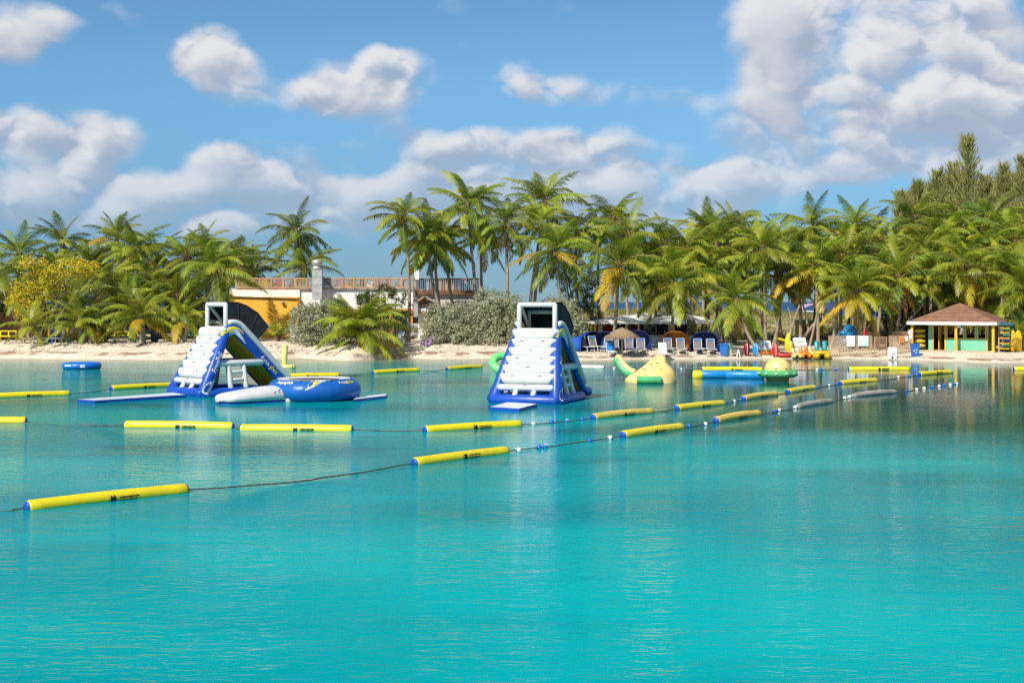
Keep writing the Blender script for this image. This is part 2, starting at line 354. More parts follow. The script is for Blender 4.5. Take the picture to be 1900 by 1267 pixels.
def water_material(name, deep, shallow, edge, sea=False):
    m = bpy.data.materials.new(name); m.use_nodes = True; nt = m.node_tree; N = nt.nodes; L = nt.links; b = N['Principled BSDF']
    b.inputs['Roughness'].default_value = 0.03; b.inputs['IOR'].default_value = 1.33; b.inputs['Specular IOR Level'].default_value = 0.22
    geo = N.new('ShaderNodeNewGeometry'); pos = geo.outputs['Position']; sp = N.new('ShaderNodeSeparateXYZ'); L.new(pos, sp.inputs[0])
    def noi(s, d, sc=(1,1,1), rough=.5, dist=0.0):
        mp = N.new('ShaderNodeMapping'); mp.inputs['Scale'].default_value = sc; L.new(pos, mp.inputs[0])
        n = N.new('ShaderNodeTexNoise'); n.inputs['Scale'].default_value = s; n.inputs['Detail'].default_value = d; n.inputs['Roughness'].default_value = rough; n.inputs['Distortion'].default_value = dist
        L.new(mp.outputs[0], n.inputs['Vector']); return n.outputs[0]
    def M(op, a, b_=None, c=None):
        r = N.new('ShaderNodeMath'); r.operation = op
        for i, q in enumerate((a, b_, c)):
            if q is None: continue
            if isinstance(q, (int, float)): r.inputs[i].default_value = q
            else: L.new(q, r.inputs[i])
        return r.outputs[0]
    def rng(v, a, b_, c=0, d=1):
        r = N.new('ShaderNodeMapRange'); r.interpolation_type = 'SMOOTHSTEP'; L.new(v, r.inputs[0]); r.inputs[1].default_value = a; r.inputs[2].default_value = b_; r.inputs[3].default_value = c; r.inputs[4].default_value = d; return r.outputs[0]
    def mix(f, a, c):
        x = N.new('ShaderNodeMix'); x.data_type = 'RGBA'; L.new(f, x.inputs[0])
        for i, q in ((6, a), (7, c)):
            if isinstance(q, tuple): x.inputs[i].default_value = (*q, 1)
            else: L.new(q, x.inputs[i])
        return x.outputs[2]
    if sea:
        b.inputs['Base Color'].default_value = (*deep, 1); h = M('MULTIPLY', noi(.35, 5), .5)
        b.inputs['Roughness'].default_value = .35
    else:
        # the bed seen through the water: pale sand shoals, darker weed patches, sand shelving up at the edge; lee darkened for reflected palms
        shoal = rng(noi(.045, 3, (1, 1.6, 1)), .38, .62)
        c = mix(shoal, deep, shallow)
        c = mix(rng(noi(.32, 5, (.55, 1.5, 1), .6), .50, .74, 0, .34), c, (.001, .20, .245))      # mottled bed
        weed = M('MULTIPLY', rng(noi(.10, 4, (.7, 1.6, 1), .55), .52, .66, 0, .55), rng(sp.outputs[1], 24, 46))
        c = mix(weed, c, (.004, .085, .105))
        y2 = M('ADD', sp.outputs[1], M('MULTIPLY_ADD', noi(.15, 2), 7., -3.5))
        c = mix(rng(y2, 84, 104, 0, .8), c, edge)
        c = mix(rng(y2, 99, 110, 0, .8), c, (.34, .36, .24))
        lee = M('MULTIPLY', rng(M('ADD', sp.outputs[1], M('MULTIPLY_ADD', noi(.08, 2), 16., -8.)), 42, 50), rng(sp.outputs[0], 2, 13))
        c = mix(M('MULTIPLY', M('MULTIPLY', lee, rng(noi(.06, 3, (.6, 1.4, 1)), .3, .6, .55, .9)), rng(y2, 100, 84)), c, (.006, .085, .08))     # dark reflection of the palms put into the body colour of the lee
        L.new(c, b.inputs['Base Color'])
        # wind ripples: lively near the viewer, nearly slick in the lee of the palms on the far right
        puff = rng(noi(.07, 3, (.5, 1.5, 1)), .35, .65, .65, 1.2)
        amp = M('MULTIPLY', M('MULTIPLY', puff, rng(sp.outputs[1], 20, 50, .86, .38)), M('SUBTRACT', 1., M('MULTIPLY', lee, .74)))
        h1 = M('MULTIPLY', noi(1.3, 2, (.7, 1.3, 1), .5, .6), .034)
        h2 = M('MULTIPLY', noi(4.6, 3, (.55, 1.35, 1), .55, .8), .024)
        h3 = M('MULTIPLY', noi(.28, 1), .05)
        h = M('MULTIPLY', M('ADD', M('ADD', h1, h2), h3), amp)
    bp = N.new('ShaderNodeBump'); bp.inputs['Strength'].default_value = 1.; bp.inputs['Distance'].default_value = RIPPLE; L.new(h, bp.inputs['Height'])
    # water body (light scattered back from bed and water) under a mirror-like surface
    b.inputs['Specular IOR Level'].default_value = 0.0; b.inputs['Roughness'].default_value = 1.0
    gl = N.new('ShaderNodeBsdfGlossy'); gl.inputs['Roughness'].default_value = .3 if sea else .04; L.new(bp.outputs[0], gl.inputs['Normal'])
    fr = N.new('ShaderNodeFresnel'); fr.inputs['IOR'].default_value = 1.33; L.new(bp.outputs[0], fr.inputs['Normal'])
    ms = N.new('ShaderNodeMixShader'); L.new(M('MULTIPLY', M('MULTIPLY', fr.outputs[0], rng(fr.outputs[0], .16, .66)), .25 if sea else M('MULTIPLY_ADD', lee, .18, .78)), ms.inputs[0]); L.new(b.outputs[0], ms.inputs[1]); L.new(gl.outputs[0], ms.inputs[2]); L.new(ms.outputs[0], N['Material Output'].inputs[0])
    return m
RIPPLE = 1.0
def sheet(name, x0, x1, y0, y1, z, m, label):
    b = MB(); b.add([(x0, y0, z), (x1, y0, z), (x1, y1, z), (x0, y1, z)], [(0, 1, 2, 3)])
    return tag(b.build(name, m), label, 'water', kind='structure')
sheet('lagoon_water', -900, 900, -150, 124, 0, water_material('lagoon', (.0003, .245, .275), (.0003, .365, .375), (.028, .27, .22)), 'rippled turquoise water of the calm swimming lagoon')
sheet('sea', -30000, 30000, 196, 50000, -0.3, water_material('sea', (.012, .06, .16), None, None, True), 'deep blue open sea beyond the dune')

# ------------------------------------------------------------------ palms
def frond_mesh(name, pitch, bend, L, mats, seed, hang=0.5, n=46, dry=False):
    rd = random.Random(seed); b = MB(); N = 12; pts = [Vector((0, 0, 0))]; tan = []
    side_sway = rd.uniform(-.12, .12)
    for i in range(N):
        s = (i+.5)/N; a = R(pitch-bend*s**1.35); t = Vector((math.cos(a), side_sway*s, math.sin(a))).normalized(); tan.append(t); pts.append(pts[-1]+t*L/N)
    tan.append(tan[-1])
    b.tube(pts, [lerp(.05, .008, i/N) for i in range(N+1)], 4, 1, 'flat')
    for i in range(n):
        s = lerp(.13, .995, i/(n-1)); f = s*N; k = min(N-1, int(f)); p = pts[k].lerp(pts[k+1], f-k); t = tan[k]
        ll = (.30+.70*math.sin(math.pi*min(1, s*.93+.12))**.8)*L*.265*rd.uniform(.75, 1.15)
        for sd in (-1, 1):
            if dry and rd.random() < .3: continue
            side = Vector((-t.y, t.x, 0)).normalized()*sd
            up = side.cross(t)*sd
            up = t.cross(side)*(-sd) if up.z < 0 else up
            d0 = (t*(.45+.5*s)+side*.9+up*(.28-hang*.4)+Vector((0, 0, -1))*hang*rd.uniform(.1, .8)).normalized()
            d1 = (d0+Vector((0, 0, -1))*(hang*rd.uniform(.7, 1.3))+Vector((rd.uniform(-.12, .12), rd.uniform(-.12, .12), 0))).normalized()
            w = (t-d0*t.dot(d0)).normalized()*(.031*L/4.2*rd.uniform(.7, 1.3))
            m_ = p+d0*ll*.5; e = m_+d1*ll*.5
            b.add([p-w*.7, p+w*.7, m_+w, m_-w, e], [(0, 1, 2, 3), (3, 2, 4)], 0)
    return b.mesh(name, mats)
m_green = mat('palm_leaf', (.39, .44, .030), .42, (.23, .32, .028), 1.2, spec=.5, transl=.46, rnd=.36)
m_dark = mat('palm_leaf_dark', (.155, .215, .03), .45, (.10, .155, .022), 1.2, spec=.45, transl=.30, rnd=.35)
m_yellow = mat('palm_leaf_yellow', (.62, .43, .022), .5, (.45, .37, .03), 1.5, transl=.36, rnd=.25)
m_dry = mat('palm_leaf_dry', (.33, .17, .045), .8, (.22, .12, .05), 2, transl=.2, rnd=.2)
m_rach = mat('frond_stalk', (.30, .28, .06), .5, (.22, .2, .05), 3)
m_trunk = mat('palm_trunk', (.38, .31, .235), .9, (.22, .175, .125), 3.0, bump=.02, bscale=9, stretch=(1, 1, 5))
m_fibre = mat('palm_fibre', (.16, .10, .05), .95, (.28, .17, .07), 5, bump=.03, bscale=25)
m_coco = mat('coconut_husk', (.42, .21, .05), .55, (.30, .24, .05), 4)
FR = {'g': [], 'd': [], 'y': []}
LEV = [(68, 68, .35), (54, 78, .45), (40, 78, .55), (24, 80, .65), (8, 74, .8), (-12, 58, .95), (-34, 40, 1.05)]     # young upright fronds to old hanging ones
for key, mm in (('g', m_green), ('d', m_dark), ('y', m_yellow)):
    for li, (pt, bd, hg) in enumerate(LEV):
        vs_ = []
        for v in range(3):
            if key == 'y' and li < 4: continue
            vs_.append(frond_mesh('frond', pt+v*6-4, bd*(1.1-.2*v), 4.2, [mm, m_rach], li*7+v*31+len(key), hg*(.75+.22*v)))
        FR[key].append(vs_)
FR_DRY = [frond_mesh('dead_frond', -62, 22, 3.2, [m_dry, m_dry], 77+i, 1.3, 26, True) for i in range(2)]
COCO = MB(); COCO.lathe([(0, -.15), (.07, -.13), (.115, -.05), (.115, .04), (.07, .12), (0, .15)], 8)
COCO = COCO.mesh('coconut', m_coco)
GC, GL, GR = 'tall palms of the central clump', 'palms of the left grove', 'palms of the right grove'
PALMS = []
def trunk_mesh(base, top, lean, r0, rd):
    b = MB(); n = 9; pts = []; v = top-base
    for i in range(n+1):
        s = i/n; pts.append(base+v*s+lean*math.sin(math.pi*s)*(1-.3*s)+Vector((rd.uniform(-.03, .03), rd.uniform(-.03, .03), 0)))
    rs = [r0*(1.75-.75*min(1, s*9/1.0)) if s < 1/9 else lerp(r0, r0*.62, s) for s in [i/n for i in range(n+1)]]
    rs[0] = r0*1.7; pts[0] = pts[0]-Vector((0, 0, .35))
    b.tube(pts, rs, 8, 0, 'flat'); return b
def palm(px, py, Y, bpx=None, L=4.2, n=20, dark=.15, yel=.12, label=None, group=None, seed=None, low=-1, dead=0, coco=0, lean=None, Yb=None, r0=.16, top=True):
    rd = random.Random(seed if seed is not None else int(px*13+py*7+Y*3)); dark = dark*(.9 if group in (GL, None) or 'deck' in group else .5); dead = dead or (1 if rd.random() < .22 and low < 0 else 0); py += {GC: 4, GL: 24, GR: 24 if py < 480 else 12}.get(group, 26 if group and ('farthest' in group) else 16 if group and 'deck' in group else 0)
    c = P(px, py, Y); yb = Yb or Y+rd.uniform(-.8, .8); base = G(bpx if bpx is not None else px+rd.uniform(-12, 12), yb)
    root = empty('coconut_palm', base); tag(root, label, 'palm tree', group)
    loc = c-base
    ln = Vector(lean) if lean else Vector((rd.uniform(-.5, .5), rd.uniform(-.3, .3), 0))
    trunk_mesh(Vector((0, 0, 0)), loc, ln, r0, rd).build('trunk', m_trunk, root)
    cb = MB(); cb.lathe([(.0, -.75), (.13, -.7), (.2, -.35), (.24, -.05), (.15, .25), (.05, .7), (0, .75)], 8)
    for k in range(7):
        a = k*.9; cb.bar((math.cos(a)*.15, math.sin(a)*.15, -.1), (math.cos(a)*.55, math.sin(a)*.55, rd.uniform(-.5, .3)), .05, .05)
    cr = cb.build('crown', m_fibre, root, loc)
    sc0 = L/4.2*rd.uniform(.9, 1.02); n = int(n*rd.uniform(.98, 1.22)); tilt = Matrix.Rotation(rd.uniform(-.2, .2), 3, 'X') @ Matrix.Rotation(rd.uniform(-.2, .2), 3, 'Y'); cr.rotation_euler = tilt.to_euler() if low < 0 else (0, 0, 0); skew = rd.uniform(.75, 1.3); a = rd.uniform(0, 6.28)
    for k in range(n):
        s = (k+rd.uniform(-.4, .4))/max(1, n-1); s = min(1, max(0, s))**skew
        li = min(6, max(0, int(s*7*(.999)))) if low < 0 else min(low, int(s*(low+1)*.999))
        a += 2.39996+rd.uniform(-.25, .25)
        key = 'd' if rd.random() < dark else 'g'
        if li >= 4 and rd.random() < yel*(.6+(li-4)*.55): key = 'y'
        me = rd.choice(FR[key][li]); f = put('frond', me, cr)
        sc = sc0*rd.uniform(.86, 1.1)*(1.0 if li > 0 else .85)
        f.location = (0, 0, .12-.05*li); f.rotation_euler = (rd.uniform(-.22, .22), rd.uniform(-.14, .14), a); f.scale = (sc, sc, sc)
    for k in range(dead):
        f = put('dead_frond', FR_DRY[k % 2], cr); f.location = (0, 0, -.3); f.rotation_euler = (0, rd.uniform(-.1, .2), rd.uniform(-2.4, -.7)); f.scale = (sc0, sc0, sc0)
    for k in range(coco):
        q = put('coconut', COCO, cr); aa = k*1.1+rd.random()*.3; q.location = (math.cos(aa)*.33, math.sin(aa)*.33, -.32-.12*(k % 3)); q.rotation_euler = (rd.random(), rd.random(), 0)
    PALMS.append((px, py, Y, root)); return root
# centre clump
palm(748, 398, 116, 756, 3.6, 18, .5, .02, 'coconut palm with dark crown at the left end of the central clump, pale forked trunk', GC, lean=(.35, 0, 0), coco=5)
palm(792, 432, 118, 838, 4.1, 24, .05, .05, 'yellow-green palm whose trunk leans sharply left above the gabled roof', GC, lean=(-.5, 0, 0), coco=6)
palm(806, 446, 121, 828, 3.8, 18, .3, .1, 'palm half hidden behind the leaning yellow-green palm over the gabled roof', GC, lean=(-.3, 0, 0))
palm(826, 450, 124, 856, 3.9, 17, .45, .1, 'dark palm with leaning trunk crossing the brown plank railing', GC, lean=(-.3, 0, 0))
palm(868, 378, 120, 893, 4.1, 24, .4, .05, 'tallest palm of the central clump, crown highest of all', GC, lean=(-.1, 0, 0), coco=6)
palm(893, 436, 123, 907, 3.9, 18, .3, .12, 'palm tucked just below and right of the tallest central palm', GC)
palm(938, 410, 119, 941, 4.1, 22, .2, .12, 'tall palm with straight trunk rising between the two silver bushes', GC, lean=(.12, 0, 0), dead=1, coco=5)
palm(1011, 372, 126, 985, 4.1, 22, .35, .05, 'tall palm with dark spiky top behind the middle slide', GC)
palm(1004, 415, 122, 978, 4.0, 20, .15, .15, 'palm with thin twin trunk between the tall dark one and the silver bush', GC)
palm(1031, 460, 116, 1046, 4.7, 26, .2, .22, 'broad palm with drooping yellow fronds directly above the middle slide', GC, coco=7)
palm(1070, 425, 128, 1075, 3.9, 18, .35, .1, 'small palm crown peeping behind the broad palm over the middle slide', GC)
palm(1114, 420, 129, 1118, 4.0, 20, .3, .08, 'dark palm at the back left of the pair over the white-roofed bar', GC)
palm(1138, 402, 127, 1150, 4.1, 20, .25, .08, 'highest palm above the left half of the white-roofed bar', GC)
palm(1166, 432, 124, 1172, 4.2, 20, .2, .1, 'bushy palm behind the front palm that shades the thatched parasol', GC)
palm(1149, 488, 113.6, 1137, 4.5, 26, .15, .25, 'big palm with arching yellow fronds beside the thatched parasol', GC, coco=6)
# over the bar and the water toys
palm(1236, 428, 126, 1240, 4.1, 20, .25, .08, 'palm at the back above the right half of the white-roofed bar', GR)
palm(1252, 514, 113.2, 1237, 4.2, 24, .1, .18, 'palm with pale slanting trunk in front of the orange sunshade', GR, lean=(.2, 0, 0), coco=5)
palm(1205, 452, 127, 1200, 4.0, 18, .35, .1, 'dark palm above the middle of the white-roofed bar', GR)
palm(1276, 440, 122, 1290, 4.1, 20, .2, .1, 'palm between the slanting-trunk palm and the short orange-frond palm', GR)
palm(1314, 410, 132, 1316, 4.2, 18, .4, .05, 'far palm top left of the two highest crowns beyond the bar', GR)
palm(1330, 430, 125, 1345, 4.2, 20, .2, .1, 'palm with raised crown above the blue sunshade at the bar end', GR)
palm(1358, 402, 130, 1362, 4.2, 20, .3, .05, 'tall back palm above the short orange-frond palm', GR)
palm(1367, 545, 111.5, 1412, 3.8, 26, .05, .15, 'short palm with orange dead frond and trunk curving to the sand', GR, lean=(-.3, 0, 0), dead=3, Yb=110.4, coco=4)
palm(1417, 440, 119, 1420, 4.0, 22, .15, .12, 'palm with one long bare straight trunk behind the small catamarans', GR, lean=(.05, 0, 0))
palm(1395, 425, 128, 1398, 4.0, 18, .3, .1, 'palm crown squeezed between the straight-trunk palm and its left neighbour', GR)
palm(1458, 436, 125, 1452, 4.1, 18, .3, .1, 'palm right of the straight-trunk palm, same height', GR)
palm(1470, 498, 121, 1484, 3.9, 18, .35, .15, 'lower shady palm above the lilac roof', GR, lean=(.4, 0, 0))
palm(1508, 398, 128, 1512, 4.1, 22, .45, .05, 'dark round palm crown standing above the grove behind the lattice fence', GR)
palm(1511, 472, 119, 1518, 4.2, 22, .1, .18, 'palm with twin pale trunks beside the blue slide tubes', GR, coco=5)
palm(1562, 456, 122, 1560, 4.1, 20, .15, .25, 'palm with yellowing crown just behind the golden palm', GR)
palm(1592, 528, 113.5, 1598, 4.5, 28, .02, .75, 'golden palm with long yellow hanging fronds above the lattice fence', GR, lean=(.1, 0, 0), coco=6)
palm(1587, 398, 130, 1590, 4.1, 20, .3, .1, 'tall back palm straight above the golden palm', GR)
palm(1614, 434, 126, 1618, 4.1, 20, .2, .15, 'palm behind the right shoulder of the golden palm', GR)
palm(1650, 455, 123, 1652, 4.0, 20, .25, .12, 'palm between the golden palm and the hut, mid height', GR)
palm(1668, 502, 117, 1655, 4.0, 22, .15, .25, 'lower palm with leaning trunk left of the shingled hut', GR, lean=(.4, 0, 0))
palm(1698, 386, 130, 1702, 4.2, 22, .35, .08, 'high dark palm at the left foot of the feathery pines', GR)
palm(1716, 446, 124, 1722, 4.2, 22, .2, .12, 'palm above the left eave of the shingled hut', GR)
palm(1746, 420, 127, 1748, 4.1, 20, .25, .1, 'palm below the tallest feathery pine', GR)
palm(1790, 468, 118, 1777, 4.4, 26, .1, .3, 'big palm with hanging yellow fronds right above the hut roof', GR, coco=6)
palm(1782, 404, 128, 1786, 4.2, 20, .25, .08, 'back palm above the hut roof, under the tall pine spire', GR)
palm(1841, 386, 130, 1843, 4.2, 22, .3, .08, 'high back palm right of the tall pine spire', GR)
palm(1830, 440, 124, 1832, 4.1, 20, .2, .12, 'mid-height palm above the right eave of the hut', GR)
palm(1868, 490, 116.5, 1862, 4.2, 22, .1, .25, 'palm behind the right side of the hut with one orange frond', GR, dead=1, coco=5)
palm(1884, 424, 124, 1888, 4.2, 22, .25, .1, 'tall palm at the right edge, middle row', GR)
palm(1903, 520, 114, 1908, 4.2, 22, .1, .25, 'palm cut by the right edge above the yellow boards', GR)
palm(1893, 612, 109.5, 1908, 2.6, 16, 0, .6, 'low young palm overhanging the kayak rack at the right edge', GR, r0=.12)
for (px, py, Y, lab) in ((1215, 500, 121, 'low-crowned palm behind the middle of the bar roof'), (1306, 500, 121.5, 'low-crowned palm behind the right end of the bar roof'), (1440, 500, 123, 'low-crowned palm left of the kiosk'), (1546, 498, 120, 'low-crowned palm left of the golden palm'), (1632, 495, 121, 'low-crowned palm right of the golden palm')):
    palm(px, py, Y, None, 4.1, 20, .25, .2, lab, GR)
# lone palms behind the deck
palm(551, 417, 150, 559, 4.6, 26, .85, .1, 'lone tall palm against the sky behind the rooftop deck', 'palms behind the rooftop deck', lean=(.25, 0, 0), r0=.2, coco=5)
palm(566, 482, 143, 572, 4.3, 24, .75, .05, 'shorter palm behind the metal chimney on the deck', 'palms behind the rooftop deck')
# left grove
palm(36, 448, 124, 45, 4.2, 22, .5, .08, 'tall spiky palm near the left edge of the grove', GL)
palm(-8, 500, 121, 0, 4.2, 20, .5, .1, 'palm cut by the left edge of the picture', GL)
palm(116, 428, 140, 118, 4.0, 18, .6, .03, 'dark slender palm top above the yellow-leaved tree', GL)
palm(165, 468, 134, 168, 4.1, 20, .4, .08, 'palm right behind the crown of the yellow-leaved tree', GL)
palm(216, 422, 134, 222, 4.1, 22, .35, .06, 'highest palm of the left grove', GL, dead=1)
palm(248, 440, 127, 250, 4.2, 24, .25, .12, 'full bright palm just right of the highest one in the left grove', GL)
palm(292, 450, 137, 294, 4.1, 20, .5, .05, 'dark back palm in the middle of the left grove', GL)
palm(345, 452, 133, 342, 4.1, 20, .5, .06, 'dark round palm left of the big front palm of the grove', GL)
palm(398, 474, 117, 405, 4.6, 26, .3, .06, 'big front palm with orange coconut cluster behind the left slide', GL, coco=9, lean=(-.1, 0, 0), r0=.2)
palm(380, 436, 135, 384, 4.2, 20, .55, .04, 'tall back palm above the left slide', GL)
palm(443, 468, 128, 440, 4.1, 22, .4, .05, 'palm at the right end of the left grove beside the deck', GL)
palm(470, 485, 131, 468, 3.9, 18, .5, .04, 'small palm at the edge of the left grove touching the deck rail', GL)
palm(62, 520, 122, 66, 4.0, 18, .6, .1, 'shaded palm left of the yellow-leaved tree', GL)
palm(205, 500, 124, 205, 4.1, 20, .45, .08, 'mid-height palm behind the low palms of the left bank', GL)
palm(285, 505, 123, 288, 4.1, 20, .45, .08, 'mid-height palm behind the lounger on the left bank', GL)
palm(330, 530, 121, 335, 4.0, 20, .35, .1, 'mid-height palm left of the left slide tower', GL)
palm(240, 540, 120, 240, 3.9, 18, .4, .1, 'shady understorey palm above the yellow picnic tables', GL)
palm(130, 545, 121, 130, 3.9, 18, .6, .1, 'shady understorey palm below the yellow-leaved tree', GL)
GB = 'short palms on the left bank'
palm(148, 598, 113.2, 146, 3.1, 18, .15, .25, 'short palm with arching fronds over the white loungers', GB, low=5, Yb=113, r0=.24)
palm(174, 600, 113.8, 172, 3.0, 16, .4, .1, 'short shaggy palm among rocks, right one of the close pair', GB, low=5, Yb=113, r0=.22)
palm(262, 588, 113, 264, 3.7, 22, .1, .2, 'short leafy palm on the bank above the pale stones', GB, low=5, Yb=112.6, r0=.26)
palm(342, 592, 113.4, 338, 3.4, 20, .1, .3, 'short palm with yellowing fronds beside the left slide', GB, low=5, Yb=113, r0=.22)
palm(60, 606, 114, 64, 2.9, 14, .1, .3, 'stemless young palm in front of the brown fence', GB, low=5, Yb=114, r0=.15)
palm(668, 614, 110.6, 668, 4.4, 44, .05, .3, 'large stemless palm spreading over the water in front of the bushes', None, low=5, Yb=110.6, r0=.3)
palm(516, 622, 117.5, 516, 2.0, 14, 0, .9, 'small yellow palm against the orange wall', None, low=3, Yb=117.5, r0=.16)
# the rest of the groves, behind
rd = random.Random(5); back = []
for k in range(26):
    px = 1185+k*29+rd.uniform(-9, 9); py = lerp(430, 405, sstep(1200, 1850, px))+rd.uniform(-8, 62); Y = rd.uniform(131, 141)
    back.append((px, py, Y))
for i, (px, py, Y) in enumerate(sorted(back)):
    palm(px, py, Y, None, 4.1, 15, .45, .1, '%s palm from the left in the farthest row of the right grove' % ordinal(i+1), 'farthest row of palms in the right grove', seed=500+i)
under = []
for k in range(15):
    under.append((1648+k*17+rd.uniform(-6, 6), 525+rd.uniform(-12, 45), rd.uniform(121, 129)))
for i, (px, py, Y) in enumerate(sorted(under)):
    palm(px, py, Y, None, 3.6, 13, .6, .15, '%s shady understorey palm from the left behind the hut' % ordinal(i+1), 'understorey palms behind the hut', seed=700+i, low=5)
backl = [(x+rd.uniform(-8, 8), 470+rd.uniform(-10, 50), rd.uniform(134, 143)) for x in range(15, 470, 34)]
for i, (px, py, Y) in enumerate(sorted(backl)):
    palm(px, py, Y, None, 4.1, 14, .7, .05, '%s palm from the left in the farthest row of the left grove' % ordinal(i+1), 'farthest row of palms in the left grove', seed=900+i)

# ------------------------------------------------------------------ bushes, broadleaf trees, pines, grass, stones
def leaf_cloud(lumps, count, size, seed, mi=0, mb=None, shell=.62, mi2=None, f2=0.0):
    rd = random.Random(seed); b = mb or MB()
    vol = [l[1]*l[2]*l[3] for l in lumps]; tot = sum(vol)
    for (c, rx, ry, rz), v in zip(lumps, vol):
        # every lump is a set of twig clumps so that light and dark patches form
        k = int(count*v/tot); ncl = max(6, k//26)
        for j in range(ncl):
            while True:
                d = Vector((rd.gauss(0, 1), rd.gauss(0, 1), rd.gauss(0, 1)))
                if d.length > .1: break
            d.normalize(); r = rd.uniform(shell, 1.04)
            cc = Vector((c[0]+d.x*rx*r, c[1]+d.y*ry*r, c[2]+d.z*rz*r)); cr = rd.uniform(.55, 1.25)*size*2.3
            for q in range(26):
                o = Vector((rd.gauss(0, .5), rd.gauss(0, .5), rd.gauss(0, .5)))*cr; p = cc+o
                nn = (d*.8+Vector((rd.gauss(0, .7), rd.gauss(0, .7), rd.gauss(.3, .7)))).normalized()
                u = nn.cross(Vector((rd.gauss(0, 1), rd.gauss(0, 1), rd.gauss(0, 1)))).normalized(); w = nn.cross(u); s = size*rd.uniform(.6, 1.3)
                m_ = mi2 if (mi2 is not None and rd.random() < f2) else mi
                b.add([p-u*s*.6, p-w*s*.32+u*s*.05, p+u*s*.6, p+w*s*.32+u*s*.05], [(0, 1, 2, 3)], m_)
    return b
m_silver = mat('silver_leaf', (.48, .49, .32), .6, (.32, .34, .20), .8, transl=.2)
m_silver2 = mat('silver_leaf_dark', (.24, .26, .12), .6, (.33, .34, .19), .8, transl=.2)  # darker leaf colour, mixed in at random through the crown
m_bark = mat('grey_bark', (.24, .19, .14), .95, (.13, .10, .07), 4, bump=.03)
m_seagrape = mat('sea_grape_leaf', (.085, .115, .028), .45, (.05, .085, .02), .7, transl=.25)
m_olive = mat('olive_leaf', (.16, .18, .04), .5, (.09, .12, .03), .7, transl=.25)
m_yleaf = mat('yellow_leaf', (.86, .66, .02), .5, (.70, .58, .03), 1.2, transl=.35)
m_hedge = mat('hedge_leaf', (.30, .27, .035), .6, (.2, .21, .03), 1.2, transl=.25)
m_pine = mat('pine_needles', (.31, .33, .10), .7, (.40, .38, .13), .6, transl=.25)
def bush(name, label, cat, px, Y, lumps, count, size, mats, seed, group=None, f2=.0, branches=5, shell=.62):
    """lumps: (px, py, dY, rx m, ry m, rz m)"""
    base = G(px, Y); root = tag(empty(name, base), label, cat, group); ls = []
    for (a, b_, dy, rx, ry, rz) in lumps: ls.append((P(a, b_, Y+dy)-base, rx, ry, rz))
    rd = random.Random(seed); tb = MB()
    for (c_, rx, ry, rz) in list(ls):
        for q in range(4):
            d = Vector((rd.gauss(0, 1), rd.gauss(0, .8), rd.gauss(.35, 1))).normalized(); f = rd.uniform(.28, .45); ls.append((Vector(c_)+Vector((d.x*rx, d.y*ry, d.z*rz))*.92, rx*f, ry*f, rz*f))
    for k in range(branches):
        c = Vector(ls[k % len(ls)][0])+Vector((rd.uniform(-.5, .5), rd.uniform(-.5, .5), 0))
        st = Vector((rd.uniform(-.3, .3), rd.uniform(-.2, .2), -.15)); mid = st.lerp(c, .5)+Vector((rd.uniform(-.4, .4), rd.uniform(-.4, .4), -.2))
        tb.tube([st, st.lerp(mid, .5)+Vector((rd.uniform(-.1, .1), 0, 0)), mid, c], [.14, .11, .08, .03], 6, 0, 'flat')
    tb.build('trunk', m_bark, root)
    leaf_cloud(ls, count, size, seed, 0, None, shell, 1 if len(mats) > 1 else None, f2).build('crown', mats, root)
    return root
SB = 'silvery shore bushes'
SV = [m_silver, m_silver2]
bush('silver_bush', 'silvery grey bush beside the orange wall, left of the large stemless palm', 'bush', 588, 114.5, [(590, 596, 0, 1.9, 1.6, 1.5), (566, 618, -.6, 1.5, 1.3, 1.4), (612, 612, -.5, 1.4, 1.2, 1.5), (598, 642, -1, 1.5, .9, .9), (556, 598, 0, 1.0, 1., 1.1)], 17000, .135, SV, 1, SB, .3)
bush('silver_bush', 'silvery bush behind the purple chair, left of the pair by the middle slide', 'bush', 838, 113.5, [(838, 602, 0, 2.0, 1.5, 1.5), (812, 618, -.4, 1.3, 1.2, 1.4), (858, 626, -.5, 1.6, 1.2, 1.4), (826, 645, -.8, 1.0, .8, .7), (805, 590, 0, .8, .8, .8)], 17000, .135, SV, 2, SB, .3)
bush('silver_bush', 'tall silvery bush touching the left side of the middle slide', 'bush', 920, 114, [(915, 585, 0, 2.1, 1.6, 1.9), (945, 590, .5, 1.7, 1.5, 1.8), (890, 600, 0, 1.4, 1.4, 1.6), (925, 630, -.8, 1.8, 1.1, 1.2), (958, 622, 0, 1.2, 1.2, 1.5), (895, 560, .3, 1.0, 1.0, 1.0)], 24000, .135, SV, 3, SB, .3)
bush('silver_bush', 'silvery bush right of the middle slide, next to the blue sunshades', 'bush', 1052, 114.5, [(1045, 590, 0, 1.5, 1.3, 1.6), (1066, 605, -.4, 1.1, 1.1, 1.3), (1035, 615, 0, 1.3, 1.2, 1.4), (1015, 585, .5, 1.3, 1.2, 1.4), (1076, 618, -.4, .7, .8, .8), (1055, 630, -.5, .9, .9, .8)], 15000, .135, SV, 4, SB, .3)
bush('sea_grape_tree', 'dark broadleaf tree behind the bush beside the bar roof', 'tree', 1085, 120.5, [(1075, 530, 0, 1.6, 1.4, 2.2), (1098, 560, -.2, 1.3, 1.2, 1.6), (1056, 500, .4, 1.3, 1.2, 1.5), (1090, 590, 0, 1.1, 1.1, 1.0)], 9000, .12, [m_seagrape, m_silver2], 5, None, .25)
